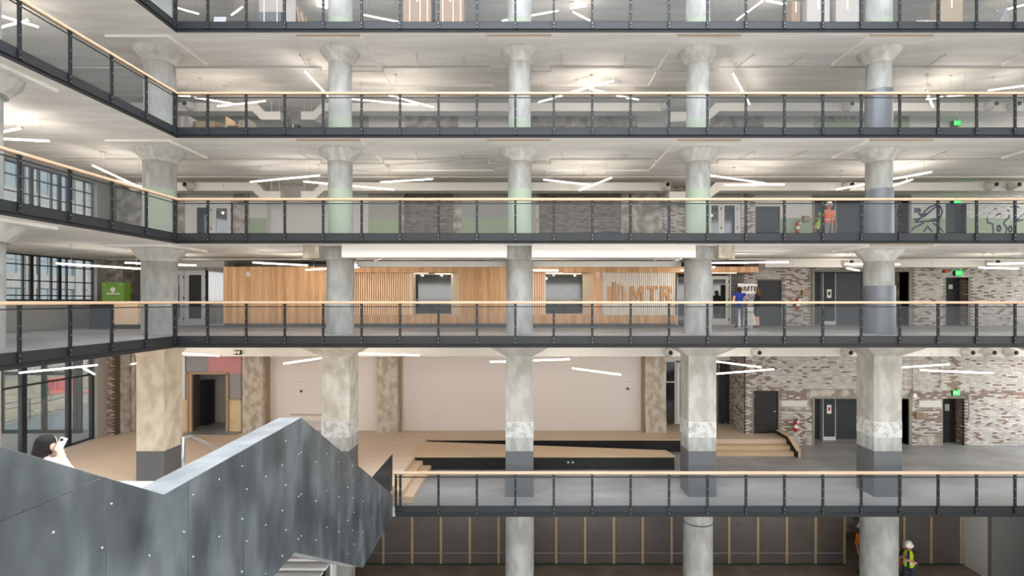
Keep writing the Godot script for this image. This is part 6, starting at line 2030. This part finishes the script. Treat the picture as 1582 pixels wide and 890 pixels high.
# an open waistcoat: a ring of panels round the chest
func vest(t: Node3D, m: Material, s: float, lean := 0.0, gap := 0.5) -> void:
	var st := begin()
	st.set_smooth_group(0)
	var rows := [[0.93, 0.165, 0.14], [1.05, 0.16, 0.14], [1.2, 0.165, 0.145], [1.32, 0.175, 0.135], [1.42, 0.14, 0.10], [1.46, 0.08, 0.075]]
	var pt := func(r: int, k: int) -> Vector3:
		var a := lerpf(PI / 2 + gap * 0.5, PI / 2 + TAU - gap * 0.5, k / 24.0)
		return Vector3(cos(a) * rows[r][1], rows[r][0], sin(a) * rows[r][2] + lean * (rows[r][0] - 0.95)) * s
	for r in rows.size() - 1:
		for k in 24:
			quad(st, pt.call(r, k + 1), pt.call(r, k), pt.call(r + 1, k), pt.call(r + 1, k + 1))
	var v := put(t, "vest", done(st), m, t.position, t.transform.basis)
	var bs := begin()
	for k in 24:
		var lift := Vector3(1.02, 1, 1.03)
		quad(bs, pt.call(1, k + 1) * lift, pt.call(1, k) * lift, (pt.call(1, k) + Vector3(0, 0.05, 0)) * lift, (pt.call(1, k + 1) + Vector3(0, 0.05, 0)) * lift)
	put(v, "reflective_band", done(bs), M.band, t.position, t.transform.basis)

func people() -> void:
	var skin_a := lin(0.86, 0.66, 0.54)
	var skin_b := lin(0.66, 0.47, 0.37)
	var black := lin(0.06, 0.06, 0.07)
	# two women looking at the banner
	var f := 5.39
	var d := 21.7
	person("person in a royal-blue sleeveless top and grey jeans facing the banner", Vector3(8.773, f, -d), PI - 0.25, 1.68, {
		"elb_r": Vector3(-0.30, 1.22, 0.12), "wri_r": Vector3(-0.28, 1.36, 0.28), "elb_l": Vector3(0.24, 1.12, 0.02), "wri_l": Vector3(0.15, 1.0, 0.2), "toe_l": Vector3(0.14, 0.04, 0.14)},
		{"skin": skin_a, "top": lin(0.13, 0.20, 0.55), "belt": lin(0.13, 0.20, 0.55), "sleeve": skin_a, "leg": lin(0.27, 0.30, 0.36), "hair": lin(0.22, 0.13, 0.11), "bun": true, "shoe": lin(0.22, 0.15, 0.16)}, 0.02)
	person("person in a black dress with shoulder-length brown hair beside the banner", Vector3(9.514, f, -d), PI + 0.9, 1.62, {
		"elb_l": Vector3(0.21, 1.10, 0.06), "wri_l": Vector3(0.16, 1.02, 0.24), "elb_r": Vector3(-0.21, 1.1, 0.02), "wri_r": Vector3(-0.2, 0.92, 0.14), "ank_l": Vector3(0.07, 0.09, -0.02), "ank_r": Vector3(-0.07, 0.09, -0.02), "knee_l": Vector3(0.08, 0.5, 0.02), "knee_r": Vector3(-0.08, 0.5, 0.02)},
		{"skin": skin_a, "top": black, "belt": black, "sleeve": black, "leg": black, "skirt": lin(0.12, 0.13, 0.15), "shin": skin_a, "hair": lin(0.36, 0.24, 0.17), "hair_len": 0.16, "shoe": lin(0.30, 0.18, 0.16)}, 0.02)
	# workers on the third floor
	f = 8.65
	var w := person("person in orange hi-vis vest and white hard hat at the third-floor lifts", Vector3(12.310, f, -21.5), 0.1, 1.80, {
		"elb_l": Vector3(0.26, 1.12, -0.03), "elb_r": Vector3(-0.26, 1.12, -0.03), "wri_l": Vector3(0.27, 0.88, 0.03), "wri_r": Vector3(-0.27, 0.88, 0.03)},
		{"skin": skin_b, "top": lin(0.62, 0.55, 0.50), "leg": lin(0.52, 0.52, 0.53), "hair": black, "belt": lin(0.52, 0.52, 0.53)}, 0.022)
	hard_hat(w, M.paper)
	vest(w, M.orange, 1.80 / 1.7)
	var w2 := person("person in lime vest and pale hard hat bending behind the orange-vested worker", Vector3(12.430, f, -22.6), 0.6, 1.62, {"neck": Vector3(0, 1.40, 0.12), "skull": Vector3(0, 1.50, 0.2), "sho_l": Vector3(0.175, 1.34, 0.08), "sho_r": Vector3(-0.175, 1.34, 0.08), "chest": Vector3(0, 1.25, 0.05)},
		{"skin": skin_b, "top": lin(0.3, 0.32, 0.2), "leg": lin(0.2, 0.22, 0.26), "hair": black}, 0.024)
	hard_hat(w2, M.lime)
	vest(w2, M.lime, 1.62 / 1.7, 0.12)
	# basement crew
	f = -3.5
	var b1 := person("person in orange shirt and white hard hat half hidden behind the basement column", Vector3(12.302, f, -19.4), 0.4, 1.80, {},
		{"skin": skin_b, "top": lin(0.90, 0.38, 0.07), "belt": lin(0.90, 0.38, 0.07), "leg": lin(0.30, 0.29, 0.28), "hair": black}, 0.022)
	hard_hat(b1, M.paper)
	var b2 := person("person in lime vest and white hard hat raising a phone in the basement", Vector3(13.089, f, -18.1), -0.75, 1.76, {
		"elb_l": Vector3(0.22, 1.14, 0.16), "wri_l": Vector3(0.06, 1.24, 0.34), "elb_r": Vector3(-0.24, 1.16, 0.14), "wri_r": Vector3(-0.08, 1.36, 0.34), "skull": Vector3(0, 1.58, 0.05), "face": Vector3(0, -0.25, 1), "hip_l": Vector3(0.09, 0.92, 0.0)},
		{"skin": skin_b, "top": lin(0.17, 0.09, 0.10), "belt": lin(0.14, 0.16, 0.21), "leg": lin(0.14, 0.16, 0.21), "hair": black}, 0.02)
	hard_hat(b2, M.paper, 0.15)
	vest(b2, M.lime, 1.76 / 1.7)
	var ph := thing("mobile_phone", b2.transform * Vector3(0.0, 1.42, 0.42), "black mobile phone held up by the worker in the basement", "phone")
	put(ph, "case", box_mesh(Vector3(0.08, 0.16, 0.012)), M.ink, ph.position, b2.transform.basis)
	put(ph, "screen", box_mesh(Vector3(0.07, 0.145, 0.004)), M.black, ph.position + b2.transform.basis * Vector3(0, 0, -0.008), b2.transform.basis)
	var b3 := person("person in orange hi-vis clothing crouching at the foot of the basement column", Vector3(12.98, f, -18.75), 1.9, 1.72, {
		"pelvis": Vector3(0, 0.52, -0.15), "hip_l": Vector3(0.1, 0.50, -0.15), "hip_r": Vector3(-0.1, 0.50, -0.15), "knee_l": Vector3(0.15, 0.52, 0.27), "knee_r": Vector3(-0.15, 0.36, 0.2), "ank_l": Vector3(0.14, 0.09, 0.1), "ank_r": Vector3(-0.13, 0.09, -0.2), "toe_l": Vector3(0.15, 0.04, 0.25), "toe_r": Vector3(-0.14, 0.04, -0.05),
		"waist": Vector3(0, 0.66, -0.1), "chest": Vector3(0, 0.86, 0.0), "neck": Vector3(0, 1.02, 0.07), "skull": Vector3(0, 1.15, 0.13), "sho_l": Vector3(0.18, 0.96, 0.05), "sho_r": Vector3(-0.18, 0.96, 0.05), "elb_l": Vector3(0.23, 0.72, 0.16), "elb_r": Vector3(-0.22, 0.72, 0.18), "wri_l": Vector3(0.1, 0.62, 0.38), "wri_r": Vector3(-0.1, 0.66, 0.4)},
		{"skin": skin_b, "top": lin(0.85, 0.34, 0.10), "sleeve": lin(0.85, 0.34, 0.10), "belt": lin(0.85, 0.34, 0.10), "leg": lin(0.2, 0.2, 0.22), "hair": black}, 0.022)
	hard_hat(b3, M.orange)
	# someone walking down the steel stair with a phone at the ear
	var st := person("person with dark hair and pale top walking down the steel stair", Vector3(-5.400, 3.33, -5.95), PI - 0.25, 1.66, {
		"elb_r": Vector3(-0.40, 1.30, 0.02), "wri_r": Vector3(-0.19, 1.47, 0.06), "knee_l": Vector3(0.1, 0.52, 0.14), "ank_l": Vector3(0.1, 0.1, 0.02), "toe_l": Vector3(0.12, 0.05, 0.16), "skull": Vector3(0, 1.575, 0.03), "face": Vector3(0, -0.2, 1)},
		{"skin": lin(0.90, 0.74, 0.64), "top": lin(0.88, 0.78, 0.72), "belt": lin(0.2, 0.2, 0.23), "sleeve": lin(0.90, 0.74, 0.64), "leg": lin(0.2, 0.2, 0.23), "hair": lin(0.12, 0.105, 0.10), "hair_len": 0.12}, 0.014)
	var p2 := thing("mobile_phone", st.transform * Vector3(-0.135, 1.55, 0.09), "white phone held to the ear on the steel stair", "phone")
	put(p2, "case", box_mesh(Vector3(0.014, 0.15, 0.075)), M.paper, p2.position, st.transform.basis * Basis(Vector3.RIGHT, 0.5))
	put(p2, "camera_bump", box_mesh(Vector3(0.004, 0.03, 0.03)), M.ink, p2.position + st.transform.basis * Vector3(-0.009, 0.05, 0.0), st.transform.basis)

func small_things() -> void:
	for n in get_children():
		if n.has_meta("head"):
			n.remove_meta("head")
			n.remove_meta("crown")
